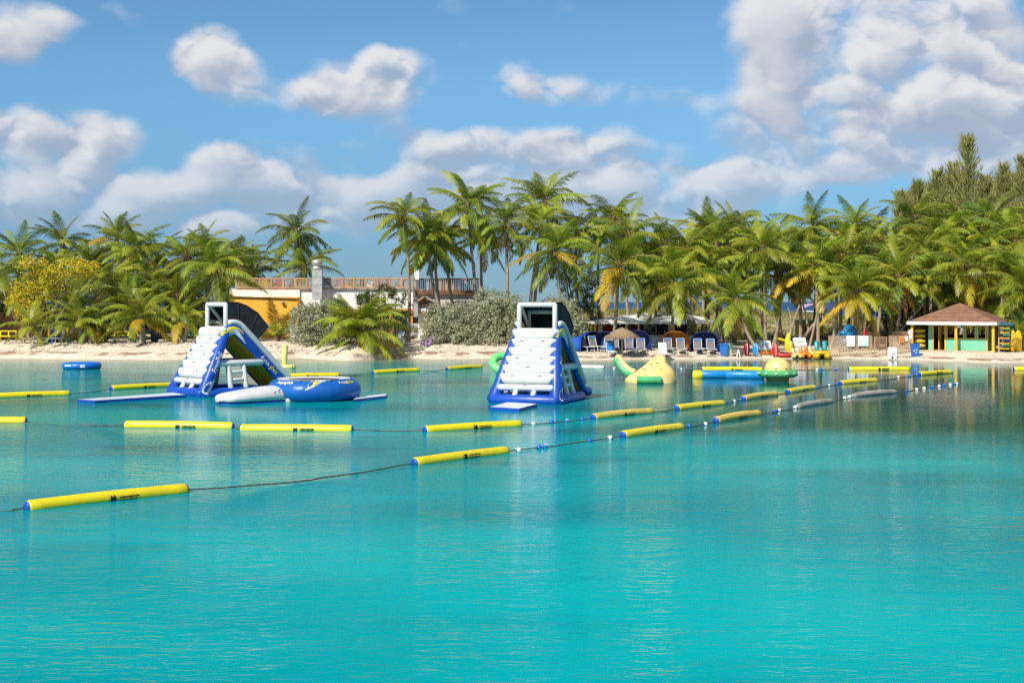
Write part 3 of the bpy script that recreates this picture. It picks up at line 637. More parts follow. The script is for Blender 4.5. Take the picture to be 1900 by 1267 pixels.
bush('sea_grape_tree', 'thin sparse young tree in front of the white deck wall', 'tree', 716, 115.5, [(690, 548, 0, .8, .7, .8), (716, 545, 0, .8, .7, .7), (738, 556, 0, .7, .6, .8), (704, 572, 0, 1.0, .7, .6), (672, 560, 0, .5, .5, .5), (748, 586, 0, .8, .6, .5)], 1300, .13, [m_olive, m_seagrape], 6, None, .5, 7, .2)
bush('yellow_tree', 'broadleaf tree covered in bright yellow leaves in the left grove', 'tree', 82, 117.5, [(60, 497, 0, 1.2, 1.2, .9), (130, 496, .3, 1.7, 1.3, .9), (165, 502, .6, 1.2, 1.0, .8), (45, 545, -.4, 1.3, 1.1, 1.0), (80, 540, 0, 1.4, 1.2, 1.1), (58, 578, -.4, 1.2, 1.0, 1.0), (95, 520, .3, 1.3, 1.2, .8), (36, 562, -.4, 1.0, .9, .8)], 10500, .13, [m_yleaf, m_olive], 7, None, .22, 9)
bush('hedge', 'clipped yellow-green hedge in front of the teal doors', 'hedge', 742, 117, [(725, 618, 0, .8, .5, .65), (745, 617, 0, .8, .5, .65), (765, 617, 0, .6, .5, .65)], 4500, .07, [m_hedge], 8, None, 0, 3)
UG = [('left', 15, 122, 575), ('left', 75, 124, 580), ('left', 135, 123, 582), ('left', 190, 125, 575), ('left', 240, 124, 585), ('left', 300, 123, 578), ('left', 355, 122, 582), ('left', 410, 121, 590)]
for i, (sd, px, Y, py) in enumerate(UG):
    bush('understorey_bush', '%s dark green bush from the left under the palms of the left grove' % ordinal(i+1), 'bush', px, Y, [(px, py, 0, 1.7, 1.2, 1.4), (px+18, py+18, 0, 1.4, 1.1, 1.2), (px-16, py+20, -.3, 1.4, 1.1, 1.1)], 3200, .13, [m_seagrape, m_olive], 20+i, 'understorey bushes of the left grove', .35)
for i, px in enumerate((1655, 1688, 1722, 1760, 1800, 1838, 1872, 1905)):
    bush('understorey_bush', '%s dark green bush from the left between the trunks behind the hut' % ordinal(i+1), 'bush', px, 130+(i % 3)*2, [(px, 570+(i % 2)*8, 0, 1.8, 1.2, 1.7), (px+14, 590, 0, 1.4, 1.1, 1.2), (px-14, 556, .3, 1.3, 1.1, 1.4)], 3200, .14, [m_seagrape, m_olive], 40+i, 'understorey bushes behind the hut', .35)

def pine(px, py, Y, bpx, wid, label, seed):
    rd = random.Random(seed); base = G(bpx, Y); top = P(px, py, Y)-base; root = tag(empty('feathery_pine', base), label, 'pine tree', 'feathery pines behind the right grove')
    t = MB(); t.tube([Vector((0, 0, -.3)), top*.35+Vector((.2, 0, 0)), top*.7, top], [.25, .18, .1, .02], 6, 0, 'flat'); t.build('trunk', m_bark, root)
    b = MB(); H_ = top.z
    for k in range(300):
        s = rd.random()**.8; z0 = lerp(.30, 1.0, s); c = top*z0; rr = wid*1.35*(1.05-z0)**.7*rd.uniform(.4, 1.2)+.10; a = rd.uniform(0, 6.283)
        tip = c+Vector((math.cos(a)*rr, math.sin(a)*rr, rr*rd.uniform(.9, 1.9)+.35))
        for q in range(26):
            p = c.lerp(tip, rd.uniform(.12, 1.0)); d = (tip-c).normalized()*.9+Vector((rd.gauss(0, .42), rd.gauss(0, .42), rd.gauss(.3, .4))); d.normalize()
            w = d.cross(Vector((rd.gauss(0, 1), rd.gauss(0, 1), rd.gauss(0, 1)))).normalized()*.034; l = rd.uniform(.35, .75)
            b.add([p-w, p+w, p+d*l], [(0, 1, 2)])
    b.build('crown', m_pine, root)
pine(1795, 268, 150, 1800, 2.3, 'tallest feathery pine, a narrow spire above the palms', 1)
for i, (px, py, w) in enumerate([(1672, 372, 1.6), (1702, 350, 1.8), (1740, 330, 2.2), (1766, 318, 2.1), (1828, 340, 2.0), (1862, 322, 2.1), (1898, 305, 2.2)]):
    lab = ['lowest feathery pine at the left end of the pine row', 'second feathery pine from the left of the pine row', 'feathery pine two places left of the tall spire', 'feathery pine touching the left side of the tall spire', 'feathery pine just right of the tall spire', 'feathery pine between the spire and the right edge', 'feathery pine at the right edge of the picture'][i]
    pine(px, py, 147+(i*5) % 9, px+4, w, lab, 10+i)

for i, (px, py, w) in enumerate([(1688, 372, 1.8), (1722, 358, 2.0), (1752, 350, 2.0), (1780, 345, 2.1), (1812, 352, 2.1), (1846, 350, 2.2), (1880, 338, 2.3), (1910, 335, 2.2)]):
    pine(px, py, 156+(i*3) % 7, px-3, w, '%s pine from the left in the hazy back row of pines' % ordinal(i+1), 60+i)
def grass():
    rd = random.Random(8); b = MB()
    for k in range(9000):
        X = rd.uniform(-10, 62); t = rd.uniform(27, 66); Y = shore(X)+t; z = ground(X, Y)
        if mnoise.noise((X*.3, Y*.3, 1)) < -.25: continue
        for q in range(5):
            a = rd.uniform(0, 6.28); h = rd.uniform(.25, .7); p = Vector((X+rd.uniform(-.2, .2), Y+rd.uniform(-.2, .2), z-.05)); l = Vector((math.cos(a)*h*.5, math.sin(a)*h*.5, h)); w = Vector((-math.sin(a), math.cos(a), 0))*.035
            b.add([p-w, p+w, p+l], [(0, 1, 2)])
    tag(b.build('dune_grass', mat('dune_grass', (.30, .27, .08), .8, (.20, .21, .05), .3, transl=.2)), 'dry yellow-green grass covering the dune behind the bar', 'grass', kind='stuff')
grass()
def rubble():
    rd = random.Random(9); b = MB()
    spots = []
    for (px, Y, n, sx, sy, s) in ((158, 112.8, 150, 2.2, .7, .13), (262, 112.2, 190, 2.4, .9, .12), (335, 112.4, 60, 1.5, .7, .1), (110, 111.4, 90, 4.5, .35, .09), (250, 111.1, 160, 5.5, .35, .09), (570, 111.6, 110, 2.5, .5, .11), (700, 110.9, 90, 2.0, .5, .13), (840, 111, 60, 2.2, .5, .1), (1085, 110.4, 70, 2.6, .4, .09), (1190, 110.4, 40, 2.4, .4, .08)):
        for k in range(n):
            c = G(px, Y); X = c.x+rd.gauss(0, sx); Yy = c.y+rd.gauss(0, sy); spots.append((X, Yy, s*rd.uniform(.5, 1.7)))
    for (X, Y, s) in spots:
        z = ground(X, Y)
        if z < .03: continue
        vs = []; rot = Matrix.Rotation(rd.uniform(0, 3), 3, 'Z') @ Matrix.Rotation(rd.uniform(-.4, .4), 3, 'X')
        for (x, y, zz) in ((1,0,0),(.4,.8,.1),(-.6,.7,0),(-1,0,.1),(-.5,-.8,0),(.6,-.7,.1),(.5,.1,.6),(-.2,.4,.65),(-.3,-.4,.6),(.3,-.3,.7)):
            vs.append(rot @ Vector((x*s*rd.uniform(.8, 1.2), y*s*.75, zz*s*.9))+Vector((X, Y, z-.02)))
        b.add(vs, [(0,1,7,6),(1,2,7),(2,3,8,7),(3,4,8),(4,5,9,8),(5,0,6,9),(6,7,8,9)])
    tag(b.build('rubble', mat('limestone', (.55, .47, .37), .95, (.30, .25, .20), 1.3, bump=.02)), 'pale broken limestone rubble scattered along the bank', 'rubble', kind='stuff')
rubble()

# ------------------------------------------------------------------ inflatables on the water
def vinyl(name, c, c2=None, rough=.38):
    return mat(name, c, rough, c2 or tuple(x*.82 for x in c), 1.4, bump=.012, bscale=3.5, spec=.5)
v_blue = vinyl('blue_vinyl', (.008, .078, .46)); v_blue2 = vinyl('mid_blue_vinyl', (.006, .12, .46)); v_white = vinyl('white_vinyl', (.68, .68, .66), (.60, .61, .59))
v_yel = vinyl('yellow_vinyl', (.86, .69, .012), (.78, .60, .012)); v_tan = vinyl('faded_yellow_vinyl', (.86, .68, .26), (.76, .58, .19)); v_lemon = vinyl('pale_yellow_vinyl', (.86, .74, .24))
v_green = vinyl('green_vinyl', (.10, .48, .17)); v_sky = vinyl('sky_blue_vinyl', (.012, .27, .72)); v_grey = vinyl('weathered_grey_vinyl', (.40, .37, .33), (.26, .24, .2), .7); v_buff = vinyl('sun_bleached_vinyl', (.76, .57, .10), (.62, .45, .09), .6)
v_bone = vinyl('bleached_white_vinyl', (.74, .72, .64), (.62, .58, .5), .6); v_greyd = vinyl('grey_vinyl', (.45, .47, .48))
m_black = mat('black_mesh_cloth', (.012, .012, .014), .8, (.03, .03, .032), 2.5)
m_print = mat('black_print', (.01, .01, .012), .5); m_wprint = mat('white_print', (.82, .82, .82), .4); m_yprint = mat('yellow_print', (.75, .62, .02), .4); m_bprint = mat('blue_print', (.01, .04, .35), .4)
m_rope = mat('dark_rope', (.035, .04, .05), .9, (.16, .13, .08), 3); m_handle = mat('tan_handle', (.42, .33, .17), .6)

def print_geo(b, txt, size, fn, mi=0):
    vs, fs = text_geo(txt, size); b.add([fn(v.x, v.y) for v in vs], fs, mi)
def poly_s(pts, s):                        # point and tangent along a polyline by length fraction
    ln = [(b-a).length for a, b in zip(pts, pts[1:])]; d = s*sum(ln)
    for i, l in enumerate(ln):
        if d <= l or i == len(ln)-1:
            t = (pts[i+1]-pts[i]).normalized(); return pts[i]+t*d, t
        d -= l
def smooth_poly(pts, n=40):
    pts = [Vector(p) for p in pts]; out = []
    for i in range(len(pts)-1):
        p0, p1, p2, p3 = pts[max(0, i-1)], pts[i], pts[i+1], pts[min(len(pts)-1, i+2)]
        for k in range(6):
            t = k/6; out.append(.5*((2*p1)+(p2-p0)*t+(2*p0-5*p1+4*p2-p3)*t*t+(3*p1-p0-3*p2+p3)*t**3))
    out.append(pts[-1]); return out

def slide_tower(loc, rz, label):
    root = tag(empty('inflatable_slide_tower', loc, rz), label, 'water slide', 'inflatable slide towers')
    b = MB()                                                    # floating base ring
    ring = [(-1.45, .18, .13), (1.45, .18, .13)]
    b.tube(ring, .27, 12); b.tube([(1.47, .2, .12), (1.30, 3.9, .12)], .26, 12); b.tube([(-1.47, .2, .12), (-1.30, 3.9, .12)], .26, 12); b.tube([(-1.3, 3.9, .1), (1.3, 3.9, .1)], .25, 12)
    b.build('base_ring', v_blue, root)
    A0 = Vector((1.44, .22, .12)); A1 = Vector((.90, 1.72, 2.92)); ldir = (A1-A0).normalized()
    nrm = Vector((0, -(A1.z-A0.z), A1.y-A0.y)).normalized()      # faces forward and up
    for sx in (-1, 1):
        a = Vector((A0.x*sx, A0.y, A0.z)); c = Vector((A1.x*sx, A1.y, A1.z)); d = (c-a).normalized()
        lb = MB(); lb.tube([a, a.lerp(c, .5), c], [.29, .26, .23], 14); lg = lb.build('leg', v_blue, root)
        out = Vector((sx, 0, 0)); out = (out-d*out.dot(d)).normalized(); back = d.cross(out)*sx
        def lsurf(u, v, a=a, d=d, out=out, back=back):            # u metres up the leg, v metres round it
            th = v/.27; r = lerp(.29, .23, u/3.2)+.022; return a+d*u+(out*math.cos(th)+back*math.sin(th))*r
        pb = MB()
        # white flame at the foot
        for (v0, u0, u1, wd, mi) in ((-.10, -.05, .62, .16, 0), (.05, -.05, .82, .10, 0)):
            n = 6; vs = []
            for k in range(n+1):
                t = k/n; w = wd*math.sin(math.pi*min(.98, t*.75+.18)); uu = lerp(u0, u1, t); vs += [lsurf(uu, v0-w+.1*t), lsurf(uu, v0+w+.1*t)]
            pb.add(vs, [(2*k, 2*k+1, 2*k+3, 2*k+2) for k in range(n)], mi)
        for k in range(3):
            vs = []
            for j in range(6):
                t = j/5; uu = .08+.5*t; vv = -.14+.09*k+.1*t
                q0 = lsurf(uu, vv-.010); q1 = lsurf(uu, vv+.010); o_ = out*.004; vs += [q0+o_, q1+o_]
            pb.add(vs, [(2*j, 2*j+1, 2*j+3, 2*j+2) for j in range(5)], 1)
        pb.build('flame_print', [m_wprint, m_bprint], lg); pb = MB()
        print_geo(pb, 'FreeFall', .34, lambda x, y: lsurf(1.62+x*sx, -y*sx*1.0*sx if sx > 0 else y), 0)
        pb.build('lettering', m_wprint, lg)
    # climbing wall of pillow rungs
    wall = (A1-A0); up = Vector((0, wall.y, wall.z)).normalized()
    for k in range(7):
        s = .17+k*.1335; cy_ = lerp(A0.y, A1.y, s); cz = lerp(A0.z, A1.z, s); hw = lerp(A0.x, A1.x, s)
        cen = Vector((0, cy_, cz))+nrm*.16; b = MB()
        if k == 0:
            b.tube([(-hw+.12, cen.y, cen.z), (0, cen.y, cen.z), (hw-.12, cen.y, cen.z)], .15, 12)
            for sx in (-.42, .42):
                b.tube([(sx, cen.y+.02, cen.z-.05), (sx-.04, cen.y-.25, .2)], .12, 10)
        else:
            xs = [-1, -.995, -.975, -.93, -.85, -.6, -.3, 0, .3, .6, .85, .93, .975, .995, 1]; seg = 16; vs = []; fs = []
            top = k == 6
            for x in xs:
                f = max(.02, (1-abs(x)**14))**.5
                for q in range(seg):
                    a = 2*math.pi*q/seg; cu, cn = math.sin(a), math.cos(a)
                    hl = hw+(.10 if top else -.02)+.13*cu
                    n_ = .22 if not top else .26; h_ = .255 if not top else .30
                    vs.append(cen+Vector((x*hl, 0, 0))+up*(cu*h_*(.55+.45*f))+nrm*(cn*n_*f))
            for i in range(len(xs)-1):
                for q in range(seg): fs.append((i*seg+q, i*seg+(q+1) % seg, (i+1)*seg+(q+1) % seg, (i+1)*seg+q))
            b.add(vs, fs, 0, True)
        rg = b.build('rung', v_white, root)
        for hx in ((0,) if k % 2 == 0 else (-.5*hw, .5*hw)):
            hb = MB(); q = cen+nrm*(.215 if k else .15)+up*.06+Vector((hx, 0, 0))
            hb.tube([q+Vector((-.08, 0, 0)), q+Vector((-.05, 0, -.02))+nrm*.05, q+Vector((.05, 0, -.02))+nrm*.05, q+Vector((.08, 0, 0))], .017, 6); hb.build('handle', m_handle, rg)
    # back: blue side beams, white rails, ribbed yellow chute
    prof = smooth_poly([(0, 1.48, 2.62), (0, 1.78, 2.98), (0, 2.2, 3.05), (0, 2.62, 2.70), (0, 3.7, 1.62), (0, 4.65, .68), (0, 5.15, .30), (0, 5.85, .22)])
    def bx(i): return lerp(.93, 1.12, i/(len(prof)-1))
    nn = []
    for i in range(len(prof)):
        t = (prof[min(i+1, len(prof)-1)]-prof[max(i-1, 0)]).normalized(); nn.append(Vector((0, -t.z, t.y)))
    for sx in (-1, 1):
        vs = []; fs = []; seg = 14
        for i, p in enumerate(prof):
            tap = min(1, (i+1.5)/4, (len(prof)-i+.8)/3)
            for q in range(seg):
                a = 2*math.pi*q/seg; vs.append(p+Vector((sx*bx(i)+math.cos(a)*.16*tap, 0, 0))+nn[i]*math.sin(a)*.27*(tap if i < 5 else lerp(1, .75, i/len(prof))*tap))
        for i in range(len(prof)-1):
            for q in range(seg): fs.append((i*seg+q, i*seg+(q+1) % seg, (i+1)*seg+(q+1) % seg, (i+1)*seg+q))
        b = MB(); b.add(vs, fs, 0, True); b.add(vs[:seg], [tuple(range(seg))]); b.add(vs[-seg:], [tuple(range(seg))])
        bm = b.build('side_beam', v_blue, root)
        cum = [0]
        for a, c in zip(prof, prof[1:]): cum.append(cum[-1]+(c-a).length)
        def bsurf(u, v, sx=sx, lift=.022):
            i = 0
            while i < len(cum)-2 and cum[i+1] < u: i += 1
            t = (u-cum[i])/(cum[i+1]-cum[i]); p = prof[i].lerp(prof[i+1], t); n_ = nn[i].lerp(nn[i+1], t)
            wv = lerp(.27, .2, u/cum[-1]); f = max(0, 1-(v/wv)**2)**.5
            return p+n_*v+Vector((sx*(bx(i)+.16*f+lift), 0, 0))
        pb = MB()
        def band(u0, u1, f0, f1, mi, lift, sx=sx):
            n = 12; vs = []
            for k in range(n+1):
                t = k/n; u = lerp(u0, u1, t); a_, b_ = f0(t), f1(t); vs += [bsurf(u, a_, sx, lift), bsurf(u, (a_+b_)/2, sx, lift), bsurf(u, b_, sx, lift)]
            pb.add(vs, sum([[(3*k, 3*k+1, 3*k+4, 3*k+3), (3*k+1, 3*k+2, 3*k+5, 3*k+4)] for k in range(n)], []), mi)
        band(.10, 1.75, lambda t: -.22+.05*t, lambda t: lerp(.20, -.16, t), 0, .012)
        band(.12, 1.30, lambda t: lerp(.02, .06, t), lambda t: lerp(.25, .10, t), 1, .016)
        band(.16, 1.15, lambda t: lerp(-.20, -.10, t), lambda t: lerp(-.10, -.09, t), 1, .010)
        for o_ in (-.07, .0):
            band(.14, 1.45, lambda t, o_=o_: o_-.014, lambda t, o_=o_: o_+.012-.02*t, 2, .012)
        pb.build('swoosh_print', [m_wprint, m_yprint, m_bprint], bm); sgn = 1 if sx > 0 else -1; pb = MB()
        print_geo(pb, 'Aqua', .28, lambda x, y: bsurf(3.05+x*sgn, y*1.0), 0)
        print_geo(pb, 'glide', .28, lambda x, y: bsurf(3.05+sgn*.63+x*sgn, y*1.0), 1 if sx > 0 else 0)
        pb.build('lettering', [m_wprint, m_yprint], bm)
        rb = MB(); rb.tube([prof[i]+nn[i]*.36+Vector((sx*(bx(i)+.0), 0, 0)) for i in range(9, 34)], .145, 10); rb.build('rail', v_white, root)
    b = MB()
    for k in range(9):
        x = lerp(-.80, .80, k/8); b.tube([prof[i]-nn[i]*.10+Vector((x*lerp(1, 1.18, i/len(prof)), 0, 0)) for i in range(4, len(prof)-2, 2)], .115, 8)
    b.build('chute', mat('thin_yellow_vinyl', (.90, .60, .012), .4, (.80, .50, .012), 1.4, bump=.012, bscale=3.5, transl=.35, tcol=(.95, .66, .02)), root)
    for sx in (-1, 1):                                          # boarding ladders at the sides
        b = MB(); b.tube([(sx*1.12, .95, 1.50), (sx*1.12, 3.55, 1.50)], .16, 10)
        for yy in (1.72, 2.55): b.tube([(sx*1.12, yy, 1.45), (sx*1.42, yy, .34)], .125, 10)
        for zz in (.72, 1.08):
            xx = lerp(1.12, 1.42, (1.45-zz)/1.11); b.tube([(sx*xx, 1.72, zz), (sx*xx, 2.55, zz)], .085, 8)
        b.build('ladder', v_white, root)
    # shade hood: white air frame and black mesh
    b = MB(); y0 = 1.78
    for x in (-.84, .84): b.tube([(x, y0, 3.12), (x, y0, 4.26)], .115, 10)
    b.tube([(-.84, y0, 4.27), (.84, y0, 4.27)], .115, 10); b.tube([(-.84, y0, 3.14), (.84, y0, 3.14)], .10, 10)
    b.tube([(-.80, y0+.1, 4.2), (-.74, 2.75, 3.2)], .09, 8); b.tube([(-.74, 2.75, 3.95), (.74, 2.75, 3.95)], .10, 8); b.tube([(-.74, 2.75, 3.2), (-.74, 2.75, 4.0)], .09, 8); b.tube([(.74, 2.75, 3.2), (.74, 2.75, 4.0)], .09, 8)
    b.build('hood_frame', v_white, root)
    hp = [(1.82, 3.10), (1.82, 4.37), (2.40, 4.38), (2.9, 4.22), (3.50, 3.88), (4.12, 3.18), (3.42, 2.50), (3.0, 2.86), (2.5, 3.22), (2.2, 3.32)]
    for sx in (-1, 1):
        b = MB(); b.prism(hp, .03, 0, sx*.90-.015); hs = b.build('hood_side', m_black, root)
        sb = MB()
        for (a, c) in (((2.4, 4.36), (2.42, 3.26)), ((3.5, 3.86), (3.02, 2.88))):
            sb.bar((sx*.925, a[0], a[1]), (sx*.925, c[0], c[1]), .025, .02)
        sb.build('seam', mat('grey_seam', (.05, .05, .055), .7), hs)
    b = MB(); top = hp[1:6]
    for (a, c) in zip(top, top[1:]):
        b.add([(-.93, a[0], a[1]+.01), (.93, a[0], a[1]+.01), (.93, c[0], c[1]+.01), (-.93, c[0], c[1]+.01), (-.93, a[0], a[1]-.03), (.93, a[0], a[1]-.03), (.93, c[0], c[1]-.03), (-.93, c[0], c[1]-.03)], [(0,1,2,3),(7,6,5,4),(0,4,5,1),(2,6,7,3),(1,5,6,2),(3,7,4,0)])
    b.build('hood_roof', m_black, root)
    return root
def place_front(pl, pr):                                       # base centre and rotation from the two front corners
    a, c = W(*pl), W(*pr); d = (c-a); m = (a+c)/2; return m, math.atan2(d.y, d.x)
mA = W(373, 737); fd = Vector((.67, -.742, 0)); slide_tower(mA-fd*1.65, math.atan2(fd.y, fd.x), 'blue and white slide tower turned side-on beside the trampoline')
mB = W(1040, 751); fd = Vector((.932, -.362, 0)); slide_tower(mB-fd*1.72, math.atan2(fd.y, fd.x), 'blue and white slide tower with its climbing steps facing the viewer')

def trampoline():
    c = Vector((-8.95, 64.3, 0)); root = tag(empty('water_trampoline', c, R(11)), 'large blue octagonal water trampoline with black mat beside the slide tower', 'trampoline')
    vs = []; fs = []; ts = 16
    n = 8; Rr = 1.72; r = .49; rows = []
    for i in range(n):
        a0 = 2*math.pi*i/n+R(22.5); a1 = a0+2*math.pi/n
        for t in (.03, .10, .5, .90, .97):
            q = Vector((math.cos(a0), math.sin(a0), 0)).lerp(Vector((math.cos(a1), math.sin(a1), 0)), t)*Rr; am = (a0+a1)/2
            e = .5 if t in (.03, .97) else 0
            ang = lerp(am, a0 if t < .5 else a1, e); rows.append((q, ang, r*(1 if not e else .93)))
    for (q, ang, rr) in rows:
        for k in range(ts):
            b_ = 2*math.pi*k/ts; vs.append(q+Vector((math.cos(ang)*math.cos(b_)*rr, math.sin(ang)*math.cos(b_)*rr, .43+math.sin(b_)*rr)))
    N = len(rows)
    for i in range(N):
        for k in range(ts): fs.append((i*ts+k, i*ts+(k+1) % ts, ((i+1) % N)*ts+(k+1) % ts, ((i+1) % N)*ts+k))
    b = MB(); b.add(vs, fs, 0, True); tb = b.build('float_tube', v_blue2, root)
    def ringp(Rx, z): return [Vector((math.cos(2*math.pi*i/8+R(22.5))*Rx, math.sin(2*math.pi*i/8+R(22.5))*Rx, z)) for i in range(8)]
    b = MB(); o_, i_ = ringp(1.74, .955), ringp(1.22, .90); o2, i2 = ringp(1.74, .93), ringp(1.22, .87)
    b.add(o_+i_+o2+i2, sum([[(i, (i+1) % 8, 8+(i+1) % 8, 8+i), (16+i, 24+i, 24+(i+1) % 8, 16+(i+1) % 8), (i, 16+i, 16+(i+1) % 8, (i+1) % 8)] for i in range(8)], [])); b.build('skirt', v_white, root)
    b = MB(); m_ = ringp(1.24, .885); m2 = ringp(1.24, .86); b.add(m_+m2, [tuple(range(8)), tuple(range(15, 7, -1))]+[(i, 8+i, 8+(i+1) % 8, (i+1) % 8) for i in range(8)]); b.build('mat', mat('grey_mesh_mat', (.055, .055, .06), .8), root)
    # print on the flat sides that face the viewer
    iw = root.matrix_basis.inverted()
    def on_side(i, u, v, lift=.01):
        a0 = 2*math.pi*i/8+R(22.5); a1 = a0+2*math.pi/8; am = (a0+a1)/2
        q = (Vector((math.cos(a0), math.sin(a0), 0))+Vector((math.cos(a1), math.sin(a1), 0)))/2*Rr
        tg = Vector((-math.sin(am), math.cos(am), 0)); th = v/r
        return q+tg*u+Vector((math.cos(am)*math.cos(th)*(r+lift), math.sin(am)*math.cos(th)*(r+lift), .43+math.sin(th)*(r+lift)))
    for (i, tx) in ((4, 'Aquaglide'), (6, 'Aquaglide')):
        pb = MB(); print_geo(pb, tx[:4], .25, lambda x, y, i=i: on_side(i, -.22+x, .47+y, .02), 0); print_geo(pb, tx[4:], .25, lambda x, y, i=i: on_side(i, .25+x, .47+y, .02), 1 if i == 6 else 0); pb.build('lettering', [m_wprint, m_yprint], tb)
    pb = MB()
    def sw(i, pts, mi, lift):
        pb.add([on_side(i, u, v, lift) for u, v in pts], [tuple(range(k, k+2))+(k+3, k+2) for k in range(0, len(pts)-2, 2)], mi)
    sw(5, [(-.50, .10), (-.50, .12), (-.30, .17), (-.36, .36), (-.1, .27), (-.22, .60), (.05, .38), (-.02, .72), (.22, .52), (.14, .76), (.45, .74), (.40, .76)], 0, .010)
    sw(5, [(-.28, .24), (-.28, .26), (.0, .40), (-.10, .56), (.2, .60), (.08, .72)], 1, .016)
    sw(5, [(-.46, .20), (-.46, .23), (-.2, .42), (-.23, .46), (-.05, .64), (-.09, .68)], 2, .018)
    pb.build('swoosh_print', [m_wprint, m_yprint, m_bprint], tb)
trampoline()

def boarding_log():                                             # white pillow ramp leaning on the trampoline
    a, c = W(402, 751), W(530, 744); d = (c-a); L_ = d.length; root = tag(empty('boarding_ramp', (a+c)/2+Vector((0, .45, 0)), math.atan2(d.y, d.x)), 'white pillow-shaped boarding ramp with blue underside beside the trampoline', 'ramp')
    def loft(lo, hi, zf, mt, name, ws=1.0):
        xs = [lerp(-1, 1, k/18) for k in range(19)]; vs = []; fs = []; seg = 16
        for x in xs:
            f = max(.03, 1-abs(x)**7)**.5; H_ = lerp(.48, .70, sstep(-1, .5, x))*(1 if x < .7 else lerp(1, .8, (x-.7)/.3))
            for q in range(seg):
                t = math.pi*q/(seg-1); yy = -math.cos(t)*.78*f*ws; zz = lo+(H_*hi-lo)*math.sin(t)**.6*(.4+.6*f)
                vs.append((x*L_*.52, yy, zz*zf))
        n = len(xs)
        for i in range(n-1):
            for q in range(seg-1): fs.append((i*seg+q, (i+1)*seg+q, (i+1)*seg+q+1, i*seg+q+1))
            fs.append((i*seg, i*seg+seg-1, (i+1)*seg+seg-1, (i+1)*seg))
        b = MB(); b.add(vs, fs, 0, True); b.add(vs[:seg], [tuple(range(seg))]); b.add(vs[-seg:], [tuple(range(seg))]); return b.build(name, mt, root)
    loft(-.12, .28, 1, v_blue, 'underside', 1.02); tp = loft(.10, 1.0, 1, v_white, 'pillow')
    pb = MB()
    for (x0, x1, z0, z1, w) in ((-1.32, -1.2, .16, .34, .04), (-1.08, -.95, .18, .40, .04), (.55, .85, .42, .56, .05), (.72, .98, .50, .56, .05)):
        yv = -.74
        pb.add([(x0, yv-.02, z0), (x0+w, yv-.02, z0), (x1+w, yv+.16, z1), (x1, yv+.16, z1)], [(0, 1, 2, 3)])
    pb.build('stripe', m_bprint, tp)
    b = MB(); b.tube([(L_*.36, -.80, .08), (L_*.56, -.80, .08)], .17, 10); b.build('bumper', v_white, root)
boarding_log()

def mat_float(corners, label, th=.13):
    ws = [W(*c, .1) for c in corners]; c = sum(ws, Vector())/4; c.z = 0; root = tag(empty('floating_mat', c), label, 'floating mat', 'flat white mats with blue edges')
    b = MB(); q = [w-c for w in ws]; b.add([Vector((v.x, v.y, -.04)) for v in q]+[Vector((v.x, v.y, th-.02)) for v in q], [(3,2,1,0),(4,5,6,7),(0,1,5,4),(1,2,6,5),(2,3,7,6),(3,0,4,7)]); b.build('edge', v_blue, root)
    cc = sum(q, Vector())/4; b = MB(); qq = [cc.lerp(v, .985) for v in q]; b.add([Vector((v.x, v.y, th-.016)) for v in qq], [(0,1,2,3)]); b.add([Vector((v.x, v.y, th-.004)) for v in qq], [(0,1,2,3)]); b.build('top', vinyl('mat_top', (.62, .68, .80), (.70, .74, .82)), root)
mat_float([(143, 742), (176, 744), (345, 733), (322, 729)], 'long flat white mat trailing left from the side-on slide tower')
mat_float([(655, 742), (662, 737), (718, 731), (716, 735)], 'flat white mat sticking out right of the trampoline')
mat_float([(909, 756), (963, 759), (997, 750), (940, 747)], 'small flat white mat in front of the climbing steps')

